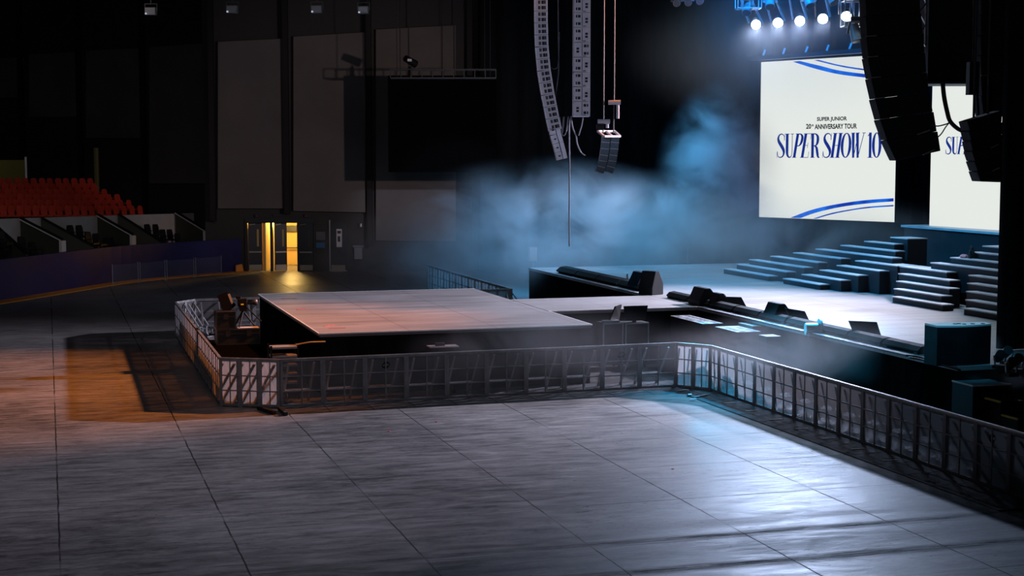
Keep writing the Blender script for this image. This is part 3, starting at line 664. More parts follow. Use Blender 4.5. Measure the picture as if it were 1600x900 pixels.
f = MB(); ribbon_px(f, S, q([(318, 374), (430, 402), (530, 420), (635, 434), (740, 443)], 4, 1200, 0), q([(290, 376), (430, 411), (530, 430), (635, 443), (740, 452)], 4, 1200, 0)); child(f.build('blue_ribbon_graphic', SWOOSH), r)
f = MB(); ribbon_px(f, S, q([(275, 419), (380, 379), (500, 349), (680, 321), (861, 308)], 3.636, 1160, 225), q([(332, 421), (420, 390), (560, 358), (720, 337), (861, 326)], 3.636, 1160, 225)); child(f.build('blue_ribbon_graphic', SWOOSH), r)
f = MB(); ribbon_px(f, S, q([(402, 424), (500, 394), (600, 374), (720, 356), (861, 346)], 3.636, 1160, 225), q([(425, 424), (500, 402), (600, 381), (720, 364), (861, 354)], 3.636, 1160, 225)); child(f.build('blue_ribbon_graphic', SWOOSH), r)
r, S, P, L0, d, nrm, Wd, ht = screen('right bright white screen half hidden by hung speakers, its title reading SUPER SHOW 10', (1452, 353), 32.6, -160, (1640, 367), (131, 4))
a0, b0 = loc(S(1478, 241, 0)); a1, b1 = loc(S(1600, 240, 0)); _, t0 = loc(S(1478, 214, 0))
child(title_mb(lambda a, b: P(a, b), a0, a1-a0, b0, t0-b0).build('title_lettering', NAVY), r)
# ================================================================ CROWD BARRIERS
def make_barrier(wd, plate=True, back=True, logo=False, sheet=None):
    r = empty('crowd_barrier')
    f = MB(); z1 = 1.2
    for x in (.03, wd-.03): f.bar((x, 0, 0), (x, 0, z1), .06, .06)
    f.bar((0, 0, z1), (wd, 0, z1), .05, .05); f.bar((0, 0, .06), (wd, 0, .06), .05, .06); f.bar((wd/2, -.02, .06), (wd/2, -.02, z1), .022, .03)
    for z in (.42, .80): f.bar((0, -.02, z), (wd, -.02, z), .03, .03)
    f.build('frame', ALUD, r)
    f = MB(); f.bar((0, 0, z1+.035), (wd, 0, z1+.035), .07, .03); f.build('top_rail', ALU, r)
    f = MB(); f.box(.05, wd-.05, -.012, -.006, .08, z1-.02); f.build('sheet_panel', sheet or SHEET, r)
    if back:
        for x in (wd*.2, wd*.8):
            f = MB(); f.bar((x, .03, z1-.08), (x, .85, .04), .05, .04); f.build('brace', ALU, r)
        f = MB(); f.box(wd*.2, wd*.8, .42, .78, .33, .36); f.build('step', PLATE, r)
        f = MB(); f.box(0, wd, .03, 1.05, .005, .03); f.bar((wd*.2, .78, .03), (wd*.2, .78, .33), .04); f.bar((wd*.8, .78, .03), (wd*.8, .78, .33), .04); f.build('base_frame', ALUD, r)
    if plate:
        f = MB(); f.hexa([(.01, -.95, .003), (wd-.01, -.95, .003), (wd-.01, -.03, .003), (.01, -.03, .003)], [(.01, -.93, .018), (wd-.01, -.93, .018), (wd-.01, -.03, .035), (.01, -.03, .035)]); f.build('foot_plate', FOOTP, r)
    if logo:
        for s in (1, -1):
            P_ = cat([(-.11*s, -.02*s, .02), (-.04*s, .055*s, .05), (.05*s, .06*s, .05), (.11*s, .03*s, .015)], 4)
            f = MB()
            for (a, b, u), (c, d, v) in zip(P_, P_[1:]):
                f.add([(wd/2+a, -.016, .98+b-u/2), (wd/2+c, -.016, .98+d-v/2), (wd/2+c, -.016, .98+d+v/2), (wd/2+a, -.016, .98+b+u/2)], [[0, 1, 2, 3]])
            f.build('emblem', BLACK, r)
    return r
STDF = make_barrier(1.087, sheet=SHEETC); LOGOF = make_barrier(1.087, logo=True, sheet=SHEETC); STD = make_barrier(1.087); LOGO = make_barrier(1.087, logo=True); NAR = make_barrier(.55, plate=False, back=True); NOPL = make_barrier(1.04, plate=False)
used = set()
def put(proto, p, ang, label, group=None):
    if proto.name in used: o = copy_tree(proto)
    else: o = proto; used.add(proto.name); KIDS.setdefault(o.name, kids(o))
    o.location = (p[0], p[1], 0.001); o.rotation_euler.z = ang
    tag(o, label, 'barrier', group); return o
def run(p, q, n, proto, labf, group, inv=False, special={}):
    p, q = Vector((*p, 0)), Vector((*q, 0)); a = math.atan2(q.y-p.y, q.x-p.x); wd = (q-p).length/n
    for i in range(n):
        pos = p.lerp(q, i/n); pr = special.get(i, proto)
        o = put(pr, pos, a, labf(i), group); base = {STDF: 1.087, LOGOF: 1.087, STD: 1.087, LOGO: 1.087, NAR: .55, NOPL: 1.04}[pr]
        o.scale.x = wd/base
run((5.48, 38.25), (16.35, 38.6), 10, STDF, lambda i: 'grey crowd barrier of the front row, %s from the left corner' % ORD[i]+(', with a dark emblem' if i in (2, 8) else ''), 'front row of crowd barriers', special={2: LOGOF, 8: LOGOF})
run((16.35, 38.6), (17.0, 37.75), 2, NAR, lambda i: 'narrow barrier section at the inner right corner, %s one' % ('left' if i == 0 else 'right'), 'inner corner barriers')
run((17.0, 37.75), (17.0, 37.2), 1, NAR, lambda i: 'narrow barrier section starting the long right-hand row', 'right-hand row of crowd barriers')
run((17.0, 37.2), (17.05, 37.2-13*1.07), 13, STD, lambda i: 'grey crowd barrier of the right-hand row, %s from the inner corner' % ORD[i+1]+(', dark emblem' if i == 11 else ''), 'right-hand row of crowd barriers', special={11: LOGO})
run((4.08, 39.0), (5.48, 38.25), 3, NAR, lambda i: 'narrow pale-lit barrier section at the front left corner, %s' % ('leftmost', 'middle', 'rightmost')[i], 'front left corner barriers')
run((4.2, 54.6), (4.08, 39.0), 15, NOPL, lambda i: 'pinkish-lit crowd barrier in the left-hand row, %s from its far end' % ORD[i], 'left-hand row of crowd barriers')
run((4.95, 55.5), (4.2, 54.6), 2, NAR, lambda i: 'narrow barrier section at the far left corner, %s' % ('right one', 'left one')[i], 'far left corner barriers')
run((8.1, 55.6), (4.95, 55.5), 3, NOPL, lambda i: 'crowd barrier behind the camera cases seen from inside, %s from the stage' % ORD[i], 'far row of crowd barriers')
run((17.0, 56.3), (14.8, 56.3), 2, NOPL, lambda i: 'bright barrier showing its braces at the far end of the catwalk, %s one' % ('right', 'left')[i], 'bright barriers beyond the catwalk')
run((17.0, 70.0), (17.0, 56.3), 13, NOPL, lambda i: 'pale crowd barrier in the fog beyond the stage, %s from the far end' % ORD[i], 'foggy far row of crowd barriers')
# black feet at the front left corner
for p0, p1, L in (((404, 640), (429, 648), 'left'), ((437, 641), (447, 650), 'right')):
    a, b = G(*p0), G(*p1); f = MB(); f.bar(a+Vector((0, 0, .05)), b+Vector((0, 0, .05)), .12, .09)
    tag(f.build('rubber_ramp', RUBBER, bevel=.02), 'black rubber cable ramp end at the front left barrier corner, %s one' % L, 'cable ramp')
# litter of tape and paper at the inner right corner
for i, (px, py, w_, rz, m_) in enumerate(((1067, 612, .35, .3, WHITEP), (1078, 619, .22, 1.2, WHITEP), (1095, 621, .6, .55, ALU), (1083, 626, .2, .2, WHITEP))):
    p = G(px, py); f = MB(); f.box(-w_/2, w_/2, -.05, .05, 0, .012)
    tag(f.build('paper_scrap', m_, loc=(p.x, p.y, .04), rot=rz), 'pale scrap on the floor at the inner barrier corner, %s' % ('against the barrier', 'second from the barrier', 'long strip at the right', 'nearest the viewer')[i], 'scrap')
for i in range(7):
    y = 35.6-i*1.3; f = MB(); f.box(-.32, .02, -.035, .035, 0, .008)
    tag(f.build('tape_strip', WHITEP, loc=(16.72+.0*i, y, .034)), 'short pale tape strip on the plates of the right-hand barrier row, %s from the corner' % ORD[i], 'tape', 'tape strips on the foot plates')
for px, py in ((608, 674), (682, 659), (1051-0, 733-0), (650, 633)):
    p = G(px, py); f = MB(); f.tube([(p.x, p.y, .001), (p.x, p.y, .012)], .03, 7)
    tag(f.build('confetti_piece', mat('confetti_red', (.7, .03, .03), .6) ), 'tiny red confetti speck on the concrete near the front barriers', 'confetti', 'red confetti specks')
# ================================================================ THINGS AROUND THE STAGE
def case(name, label, x0, x1, y0, y1, z0, z1, cat='flight case', dial=False):
    r = empty(name, ((x0+x1)/2, (y0+y1)/2, z0)); tag(r, label, cat)
    f = MB(); f.box(x0, x1, y0, y1, z0, z1); child(f.build('body', CASEM), r)
    f = MB(); e = .035
    for x in (x0, x1):
        for y in (y0, y1): f.bar((x, y, z0), (x, y, z1), e)
    for z in (z0+.02, z1-.02, z1-(z1-z0)*.3):
        f.bar((x0, y0-.005, z), (x1, y0-.005, z), e*.8); f.bar((x1+.005, y0, z), (x1+.005, y1, z), e*.8)
        f.bar((x0-.005, y0, z), (x0-.005, y1, z), e*.8)
    child(f.build('metal_edging', DARKM), r)
    f = MB(); n = 2 if x1-x0 > .9 else 1
    for i in range(n):
        x = x0+(x1-x0)*(i+.5)/n; f.box(x-.07, x+.07, y0-.03, y0, z1-(z1-z0)*.3-.08, z1-(z1-z0)*.3+.08)
    child(f.build('latch', DARKM), r)
    return r
# camera corner
ccy = 47.2
x, z = 0, 0
pL = G(342, 558, 0)
def onplane(px, py, y):
    r = ray(px, py); return CAMP+r*(y/r.y)
Yc = 45.4
a = onplane(340, 540, Yc); b = onplane(406, 540, Yc); zl = onplane(372, 514, Yc).z; zb = max(0.0, a.z)
f = MB(); f.box(4.5, 6.6, 41.0, Yc+1.5, 0, zb); tag(f.build('camera_riser', bpy.data.materials['matte_black_cloth']), 'low black platform carrying the camera cases beside the stage', 'platform')
case('flight_case', 'long low black flight case under the camera', a.x, min(b.x, 6.7), Yc, Yc+.7, zb+.001, zl, dial=True)
u0, u1 = onplane(339, 512, Yc), onplane(368, 512, Yc); zu = onplane(350, 487, Yc).z
case('flight_case', 'square black flight case stacked on the long case, left of the camera', u0.x, u1.x, Yc+.02, Yc+.6, zl+.001, zu)
r = empty('tablet_stand', ((u0.x+u1.x)/2, Yc+.3, zu)); tag(r, 'small tilted tablet on a bracket on top of the square case', 'tablet')
q = Vector(((u0.x+u1.x)/2, Yc+.3, zu))
f = MB(); f.bar(q+Vector((.1, 0, .01)), q+Vector((-.08, 0, .5)), .05, .3); child(f.build('bracket', BLACK), r)
f = MB(); f.bar(q+Vector((.17, 0, .07)), q+Vector((.03, 0, .46)), .03, .26); child(f.build('tablet_back', mat('cream_tablet', (.7, .62, .42), .5)), r)
f = MB(); f.bar(q+Vector((.1, 0, .02)), q+Vector((.3, 0, .2)), .03, .1); child(f.build('arm', BLACK), r)
t0 = onplane(380, 512, Yc+.35); r = empty('broadcast_camera', (t0.x, Yc+.35, zl)); tag(r, 'black broadcast camera on a small tripod on the long flight case', 'camera')
ctr = Vector((t0.x, Yc+.35, zl)); hd = ctr+Vector((0, 0, .55))
for ang in (.3, 2.2, 4.3):
    f = MB(); f.tube([hd+Vector((0, 0, -.05)), ctr+Vector((.38*math.cos(ang), .3*math.sin(ang), .012))], .035, 8, .022); child(f.build('tripod_leg', BLACK), r)
f = MB(); f.box(hd.x-.1, hd.x+.1, hd.y-.1, hd.y+.1, hd.z-.05, hd.z+.08); child(f.build('tripod_head', BLACK), r)
f = MB(); f.box(hd.x-.15, hd.x+.12, hd.y-.1, hd.y+.1, hd.z+.08, hd.z+.32); f.box(hd.x-.2, hd.x-.05, hd.y-.06, hd.y+.06, hd.z+.3, hd.z+.4); child(f.build('camera_body', BLACK, bevel=.02), r)
f = MB(); f.tube([hd+Vector((.12, 0, .2)), hd+Vector((.3, -.02, .2)), hd+Vector((.42, -.02, .21))], .07, 12, .10); child(f.build('lens', DARKM, smooth=True), r)
f = MB(); f.bar(hd+Vector((.1, -.05, .05)), hd+Vector((.5, -.3, -.35)), .03); child(f.build('pan_handle', BLACK), r)
f = MB(); f.box(hd.x-.07, hd.x+.01, hd.y-.115, hd.y-.1, hd.z+.13, hd.z+.17); child(f.build('tally_light', emis('amber_tally', (1, .35, .02), .5)), r)
f = MB(); f.box(t0.x-.2, t0.x+.42, Yc+.02, Yc+.24, zl, zl+.035); tag(f.build('folded_towel', WHITEP, bevel=.01), 'white folded cloth lying on the long flight case by the tripod', 'cloth')
# striped rack behind the front left corner
r = empty('amplifier_rack', (5.75, 39.9, 0)); tag(r, 'black equipment rack with pale shelves behind the front left barriers', 'rack')
f = MB()
for x in (5.45, 6.15):
    for y in (39.6, 40.1): f.bar((x, y, 0), (x, y, 1.42), .05)
child(f.build('frame', BLACK), r)
for i in range(6):
    f = MB(); z = .18+.23*i; f.box(5.46, 6.14, 39.6, 40.1, z, z+.05); child(f.build('shelf', mat('dusty_shelf', (.25, .22, .2), .6) if i == 0 else bpy.data.materials['dusty_shelf']), r)
f = MB(); f.tube([(6.1, 39.7, 1.42), (6.5, 39.75, 1.47), (6.9, 39.8, 1.46)], .02, 6); child(f.build('wooden_bar', mat('brass_bar', (.5, .32, .1), .5)), r)
# folding table with things, behind the fourth barrier
p = Vector((10.0, 39.35, 0)); r = empty('monitor_stand', tuple(p)); tag(r, 'dark frame stand with a pale top behind the front barriers', 'stand')
f = MB()
for dx in (-.28, .28): f.bar(p+Vector((dx, 0, 0)), p+Vector((dx, 0, 1.25)), .05); f.bar(p+Vector((dx, .3, 0)), p+Vector((dx, .3, 1.25)), .05)
for z in (.4, .7, 1.0): f.bar(p+Vector((-.28, 0, z)), p+Vector((.28, 0, z)), .05)
child(f.build('frame', BLACK), r)
f = MB(); f.box(p.x-.4, p.x+.4, p.y-.05, p.y+.35, 1.25, 1.28); child(f.build('top', ALU), r)
f = MB(); f.box(p.x-.2, p.x+.05, p.y+.1, p.y+.2, 1.28, 1.36); child(f.build('control_unit', DARKM), r)
# two carts by the catwalk
def cart(px0, px1, ptop, y, label, flat):
    zt = onplane(px0, ptop, y).z; xa = onplane(px0, ptop, y).x; xb = onplane(px1, ptop, y).x
    r = empty('monitor_cart', ((xa+xb)/2, y+.3, 0)); tag(r, label, 'cart')
    f = MB(); f.box(xa, xb, y, y+.6, .12, zt); child(f.build('body', CASEM), r)
    f = MB()
    for z in (.14, zt*.45, zt-.02): f.bar((xa, y-.01, z), (xb, y-.01, z), .03); f.bar((xb+.01, y, z), (xb+.01, y+.6, z), .03)
    for x in (xa, xb): f.bar((x, y, .12), (x, y, zt), .035)
    f.bar((xb, y+.6, .12), (xb, y+.6, zt), .035)
    child(f.build('metal_edging', ALU), r)
    f = MB()
    for i in range(4): f.box(xb+.012, xb+.02, y+.1, y+.5, .2+zt*.2*i, .27+zt*.2*i)
    child(f.build('patch_panel', WHITEP), r)
    for x in (xa+.08, xb-.08):
        for yy in (y+.08, y+.52):
            f = MB(); f.tube([(x-.02, yy, .06), (x+.02, yy, .06)], .06, 12); child(f.build('caster', RUBBER), r)
    m_ = (xa+xb)/2
    if flat:
        f = MB(); f.hexa([(m_-.33, y+.15, zt+.05), (m_+.33, y+.15, zt+.05), (m_+.33, y+.2, zt+.05), (m_-.33, y+.2, zt+.05)], [(m_-.38, y+.1, zt+.5), (m_+.38, y+.1, zt+.5), (m_+.38, y+.15, zt+.5), (m_-.38, y+.15, zt+.5)]); child(f.build('monitor', BLACK), r)
        f = MB(); f.box(m_-.05, m_+.05, y+.2, y+.3, zt, zt+.15); child(f.build('monitor_foot', DARKM), r)
    else:
        f = MB(); f.hexa([(m_-.1, y+.1, zt+.08), (m_+.3, y+.4, zt+.05), (m_+.33, y+.36, zt+.05), (m_-.07, y+.06, zt+.08)], [(m_+.08, y+.1, zt+.48), (m_+.38, y+.4, zt+.5), (m_+.41, y+.36, zt+.5), (m_+.11, y+.06, zt+.48)]); child(f.build('monitor', BLACK), r)
        f = MB(); f.box(m_-.25, m_+.25, y+.1, y+.3, zt, zt+.06); child(f.build('keyboard', ALU), r)
cart(943, 973, 505, 42.6, 'dark monitor cart with an angled display, left of the pair by the catwalk', False)
cart(978, 1013, 505, 42.6, 'dark monitor cart with a wide display, right of the pair by the catwalk', True)
# stage-front riser bars with pale gaps
def bars(y_list, x0, label, nm):
    pass
FX = 19.75
for i in range(9):
    y1 = 47.0-i*1.72; y0 = y1-1.62
    r = empty('stage_edge_bar', (FX, (y0+y1)/2, ZS)); tag(r, 'long black bar along the near stage edge, %s from the catwalk' % ORD[i], 'edge bar', 'edge bars along the near stage front')
    prof = [(-.2, .05), (-.22, .09), (-.12, .19), (.05, .22), (.2, .18), (.22, .05)]
    f = MB(); f.hexa([(FX+x, y0, ZS+z) for x, z in prof], [(FX+x, y1, ZS+z) for x, z in prof]); child(f.build('body', ARRD), r)
    for y in (y0+.12, y1-.12):
        f = MB(); f.box(FX-.2, FX+.2, y-.07, y+.07, ZS, ZS+.05); child(f.build('foot', BLACK), r)
# far-side bars beyond the catwalk
for i in range(4):
    y0 = 49.4+i*2.3; y1 = y0+2.2
    r = empty('stage_edge_bar', (19.9, (y0+y1)/2, ZS)); tag(r, 'long black bar along the stage edge beyond the catwalk, %s from the catwalk' % ORD[i], 'edge bar', 'edge bars beyond the catwalk')
    prof = [(-.35, .05), (-.38, .1), (-.2, .24), (.05, .27), (.3, .22), (.32, .05)]
    f = MB(); f.hexa([(19.9+x, y0, ZS+z) for x, z in prof], [(19.9+x, y1, ZS+z) for x, z in prof]); child(f.build('body', ARRD), r)
    for y in (y0+.12, y1-.12):
        f = MB(); f.box(19.6, 20.2, y-.07, y+.07, ZS, ZS+.05); child(f.build('foot', BLACK), r)
def wedge(px, py, label, w_=.62, h_=.42, dp=.5, rz=0.0):
    p = G(px, py, ZS); r = empty('floor_monitor', (p.x, p.y, ZS), rz); tag(r, label, 'floor monitor')
    prof = [(-dp/2, 0), (dp/2, 0), (dp/2, h_*.45), (dp*.1, h_), (-dp*.2, h_), (-dp/2, h_*.3)]
    f = MB(); f.hexa([(x, -w_/2, z) for x, z in prof], [(x, w_/2, z) for x, z in prof]); f.build('cabinet', ARRD, r, bevel=.02)
    f = MB(); f.hexa([(dp*.48, -w_*.42, h_*.5), (dp*.16, -w_*.42, h_*.93), (dp*.18, -w_*.42, h_*.95), (dp*.5, -w_*.42, h_*.52)], [(dp*.48, w_*.42, h_*.5), (dp*.16, w_*.42, h_*.93), (dp*.18, w_*.42, h_*.95), (dp*.5, w_*.42, h_*.52)]); f.build('grille', BLACK, r)
wedge(1098, 476, 'wedge floor monitor furthest from the viewer behind the near edge bars', .9, .55, .6)
wedge(1123, 480, 'small rounded floor monitor next to the tilted prompter by the catwalk', .5, .45, .5)
wedge(1214, 500, 'wedge floor monitor left of the middle tilted prompter', .75, .5, .55)
wedge(1002, 452, 'wedge floor monitor at the near end of the edge bars beyond the catwalk', .9, .62, .7)
wedge(1017, 460, 'pointed floor monitor tipped beside the edge bars beyond the catwalk', .6, .8, .6, .5)
def prompter(pts, label, y):
    """panel leaning back; four image corners bl, br, tr, tl at a plane y"""
    q = [onplane(px, py, y) for px, py in pts]; base = sum(q, Vector())/4
    r = empty('stage_prompter', (base.x, y, ZS)); tag(r, label, 'prompter')
    lean = Vector((0, .12, 0)); q2 = [q[0], q[1], q[2]+lean, q[3]+lean]
    f = MB(); f.hexa(q2, [p+Vector((0, .07, 0)) for p in q2]); child(f.build('display', ARRD), r)
    f = MB(); m_ = (q[0]+q[1])/2; f.box(m_.x-.12, m_.x+.12, y+.0, y+.3, ZS, max(ZS+.1, m_.z+.1)); child(f.build('foot', BLACK), r)
prompter([(1133, 486), (1170, 486), (1161, 465), (1131, 464)], 'tilted black prompter screen nearest the catwalk', 43.2)
prompter([(1240, 506), (1267, 506), (1261, 487), (1231, 482)], 'tilted black prompter screen in the middle of the near edge bars', 38.6)
prompter([(1338, 528), (1378, 528), (1374, 504), (1331, 502)], 'tilted black prompter screen at the near end of the edge bars', 35.0)
# drum shaped spotlight
p = onplane(1270, 514, 36.6); r = empty('drum_spotlight', tuple(p)); tag(r, 'silver drum shaped spotlight hanging over the stage edge', 'spotlight')
dv = Vector((1, -.25, 0)).normalized()
f = MB(); f.tube([p-dv*.2, p+dv*.16], .16, 20); child(f.build('housing', ALU, smooth=False), r)
f = MB(); f.tube([p+dv*.16, p+dv*.22], .28, 24); child(f.build('front_ring', mat('pale_ring', (.5, .6, .66), .4)), r)
f = MB(); f.bar(p+Vector((0, .0, -.16)), Vector((p.x, p.y, 1.5)), .08); f.bar(Vector((p.x, p.y, 1.5)), Vector((19.3, p.y, 1.5)), .06); child(f.build('bracket', BLACK), r)
# subwoofers with perforated pale tops in the pit
def sub(pts, z, label, holes=True):
    q = [G(px, py, z) for px, py in pts]; x0, x1 = min(a.x for a in q), max(a.x for a in q); y0, y1 = min(a.y for a in q), max(a.y for a in q)
    r = empty('pit_subwoofer', ((x0+x1)/2, (y0+y1)/2, 0)); tag(r, label, 'subwoofer')
    f = MB(); f.box(x0, x1, y0, y1, .002, z-.02); child(f.build('cabinet', ARRD), r)
    f = MB(); f.box(x0, x1, y0, y1, z-.02, z); child(f.build('top_sheet', PLATE), r)
    f = MB()
    if holes:
        n = int((y1-y0)/.3)
        for i in range(n):
            for j in range(2):
                cx = x0+(x1-x0)*(j+.5)/2+random.uniform(-.05, .05); cy = y0+.15+i*.3; f = MB(); f.tube([(cx, cy, z), (cx, cy, z+.004)], .1, 8)
                child(f.build('vent_hole', BLACK), r)
    return (x0, x1, y0, y1)
sub([(1052, 493), (1098, 506), (1130, 505)], 1.47, 'long black subwoofer with pale spotted top in the pit nearest the catwalk')
sub([(1120, 511), (1152, 519), (1153, 509)], 1.47, 'shorter black subwoofer with pale spotted top in the middle of the pit')
sub([(1156, 504), (1170, 508), (1192, 509)], 1.52, 'small box with bright top in the pit beside the stage edge', False)
sub([(1186, 523), (1200, 526), (1211, 523)], 1.47, 'smallest box with pale top, last of the pit boxes', False)
# big cabinet at the near end of the stage
p = G(1465, 572, ZS); cx, cy = p.x, p.y
a = onplane(1464, 540, cy); hgt = onplane(1464, 509, cy).z
b = onplane(1548, 540, cy)
r = empty('side_fill_cabinet', ((a.x+b.x)/2, cy+.2, ZS)); tag(r, 'large dark curved-front cabinet with a pale top at the near end of the stage', 'cabinet')
pr = [(a.x+(b.x-a.x)*u, cy-.12*math.sin(PI*u)) for u in [i/10 for i in range(11)]]+[(b.x+.1, cy+.42), (a.x+.02, cy+.55)]
f = MB(); f.hexa([(x, y, ZS+.001) for x, y in pr], [(x, y, hgt-.04) for x, y in pr]); child(f.build('body', ARRD), r)
f = MB(); f.hexa([(x, y, hgt-.04) for x, y in pr], [(x, y, hgt) for x, y in pr]); child(f.build('top_panel', TRIMW), r)
f = MB()
for u, v in ((.42, .2), (.5, .22), (.55, .12), (.7, .1), (.88, .08)): f.tube([(a.x+(b.x-a.x)*u, cy+v, hgt), (a.x+(b.x-a.x)*u, cy+v, hgt+.01)], .05, 8)
child(f.build('socket', BLACK), r)
# stage side steps with yellow nosing
zt = 1.35; p = G(1500, 598, zt)
r = empty('side_steps', (p.x+.4, p.y-.8, 0)); tag(r, 'black steps with yellow nosings going down from the near end of the stage', 'steps')
sx = p.x
f = MB(); f.box(sx, sx+.95, p.y-.5, p.y+.3, 0, zt-.03); child(f.build('landing_block', BLACK), r)
f = MB(); f.box(sx, sx+.95, p.y-.5, p.y+.3, zt-.03, zt); child(f.build('landing_top', PLATE), r)
f = MB(); f.bar((sx, p.y-.5, zt), (sx, p.y+.3, zt), .03); f.bar((sx, p.y-.5, zt), (sx+.95, p.y-.5, zt), .03); child(f.build('landing_nosing', TRIMW), r)
for i in range(4):
    y1 = p.y-.5-i*.62; z = zt-.27*(i+1)
    f = MB(); f.box(sx+.28, sx+1.2, y1-.62, y1-.002, 0, z); child(f.build('step', BLACK), r)
    f = MB(); f.bar((sx+.28, y1-.62, z), (sx+.28, y1-.05, z), .04); child(f.build('yellow_nosing', YELT), r)
# small floor fittings and stands near the tower
for i, (px, py) in enumerate(((1562, 560), (1573, 553), (1580, 572), (1590, 566))):
    p = G(px, py+16, ZS); r = empty('floor_light', (p.x, p.y, ZS)); tag(r, 'small dark floor lamp at the foot of the black tower drape, %s from the left' % ORD[i], 'floor lamp')
    f = MB(); f.box(p.x-.12, p.x+.12, p.y-.1, p.y+.1, ZS, ZS+.08); child(f.build('base', BLACK), r)
    f = MB(); f.bar((p.x-.12, p.y, ZS+.08), (p.x-.15, p.y, ZS+.3), .03); f.bar((p.x+.12, p.y, ZS+.08), (p.x+.15, p.y, ZS+.3), .03); child(f.build('yoke', ALU), r)
    f = MB(); f.tube([(p.x, p.y+.1, ZS+.2), (p.x-.05, p.y-.12, ZS+.34)], .09, 12, .11); child(f.build('head', DARKM), r)
for i, (a, b, c) in enumerate((((1415, 557), (1440, 560), (1470, 570)), ((1420, 560), (1450, 566), (1500, 580)), ((1550, 575), (1575, 578), (1610, 590)), ((1560, 584), (1585, 583), (1610, 596)))):
    P3 = [G(*q, ZS)+Vector((0, 0, .025)) for q in (a, b, c)]; f = MB(); f.tube(cat([tuple(v) for v in P3], 5), .025, 6)
    tag(f.build('stage_cable', CABLE, smooth=True), 'black cable on the near end of the stage deck, %s from the left' % ORD[i], 'cable')
# small figures of kit near far bars: mic stands
for i, (px, pb, pt_) in enumerate(((980, 440, 428), (1074, 412, 385), (827, 410, 388))):
    if i == 2: continue
    p = G(px, pb, ZS) ; t = onplane(px, pt_, p.y)
    r = empty('microphone_stand', tuple(p)); tag(r, 'slim dark stand on the stage deck, %s' % ('beside the far edge bars' if i == 0 else 'upstage in the fog'), 'stand')
    f = MB(); f.tube([p, (p.x, p.y, t.z)], .03 if i == 0 else .025, 6); child(f.build('pole', ALUD), r)
    f = MB(); f.tube([p, p+Vector((0, 0, .03))], .18, 16); child(f.build('foot', BLACK), r)
# small folded item on the stairs
p = AX(1508, 394, 28.4); r = empty('draped_jacket', (p.x, p.y, ZS+1.4)); 
bpy.data.objects.remove(r)
p = AX(1507, 396, 28.25); zz = ZS+1.4
def lump(name, c, sx_, sy_, sz_, m_):
    bm = bmesh.new(); bmesh.ops.create_icosphere(bm, subdivisions=3, radius=1.0)
    for v in bm.verts:
        k_ = 1+.12*math.sin(v.co.x*5+v.co.z*3)+.08*math.sin(v.co.y*9)
        v.co = Vector((v.co.x*sx_*k_, v.co.y*sy_*k_, max(v.co.z, -.55)*sz_*k_))
    zmin = min(v.co.z for v in bm.verts); me = bpy.data.meshes.new(name); bm.to_mesh(me); bm.free(); me.materials.append(m_)
    o = bpy.data.objects.new(name, me); COL.objects.link(o); o.location = (c[0], c[1], c[2]-zmin+.002); return o
tag(lump('crumpled_cloth', (p.x, p.y, zz), .10, .22, .07, mat('pink_cloth', (.55, .25, .28), .8)), 'small crumpled pink cloth lying on an upper step of the rightmost staircase', 'cloth')
tag(lump('dark_bag', (p.x+.05, p.y-.32, zz), .10, .10, .24, mat('teal_black_cloth', (.01, .03, .035), .8)), 'small dark bag standing beside the pink cloth on the upper steps', 'bag')
# pale box on a pole in the fog
p = G(832, 440, 0); zt_ = D3(832, 386, p.dot(HF)).z; zb_ = D3(832, 408, p.dot(HF)).z
r = empty('fog_machine_stand', tuple(p)); tag(r, 'pale upright box on a pole standing in the fog behind the far barriers', 'box')
f = MB(); f.box(p.x-.2, p.x+.2, p.y-.15, p.y+.15, zb_, zt_); child(f.build('box', WHITEP, bevel=.02), r)
f = MB(); f.tube([p, (p.x, p.y, zb_)], .04, 8); f.tube([p, p+Vector((0, 0, .03))], .25, 16); child(f.build('pole', ALUD), r)
# low dark stage edge objects between catwalk and far bars
f = MB(); f.box(14.6, 19.2, 49.2, 51.6, 0, 1.0); o = f.build('pit_cover', SKIRT); tag(o, 'low black covered deck behind the catwalk', 'platform')
# ================================================================ HUNG SPEAKERS AND TRUSS
def hang_array(name, label, cat, pts, D, wpx, cab):
    pass
D1 = 50.0
# array one: curved grey line array
cl = [(845, -20), (845, 0), (845.3, 37), (846.5, 74), (850, 111), (856, 148), (863.5, 185)]
def samp(P, y):
    for (a, b), (c, d) in zip(P, P[1:]):
        if b <= y <= d: return a+(c-a)*(y-b)/(d-b)
    return P[-1][0]
p = D3(845, 0, D1); r = empty('line_array', tuple(p)); tag(r, 'long curved grey line array hanging at the top centre, orange-lit at its top', 'line array')
y = -20.0
def cab_frame(pa, pb):
    """box axes for a cabinet hung between two image points"""
    a, b = D3(*pa, D1), D3(*pb, D1); up = (a-b); L = up.length; up.normalize(); right = (RT-up*RT.dot(up)).normalized(); back = up.cross(right)*-1
    return (a+b)/2, right, back, up, L
def fbox(f, c, R, B, U, x0, x1, y0, y1, z0, z1):
    g = lambda x, y, z: c+R*x+B*y+U*z
    f.hexa([g(x0, y0, z0), g(x1, y0, z0), g(x1, y1, z0), g(x0, y1, z0)], [g(x0, y0, z1), g(x1, y0, z1), g(x1, y1, z1), g(x0, y1, z1)])
k = D1/F
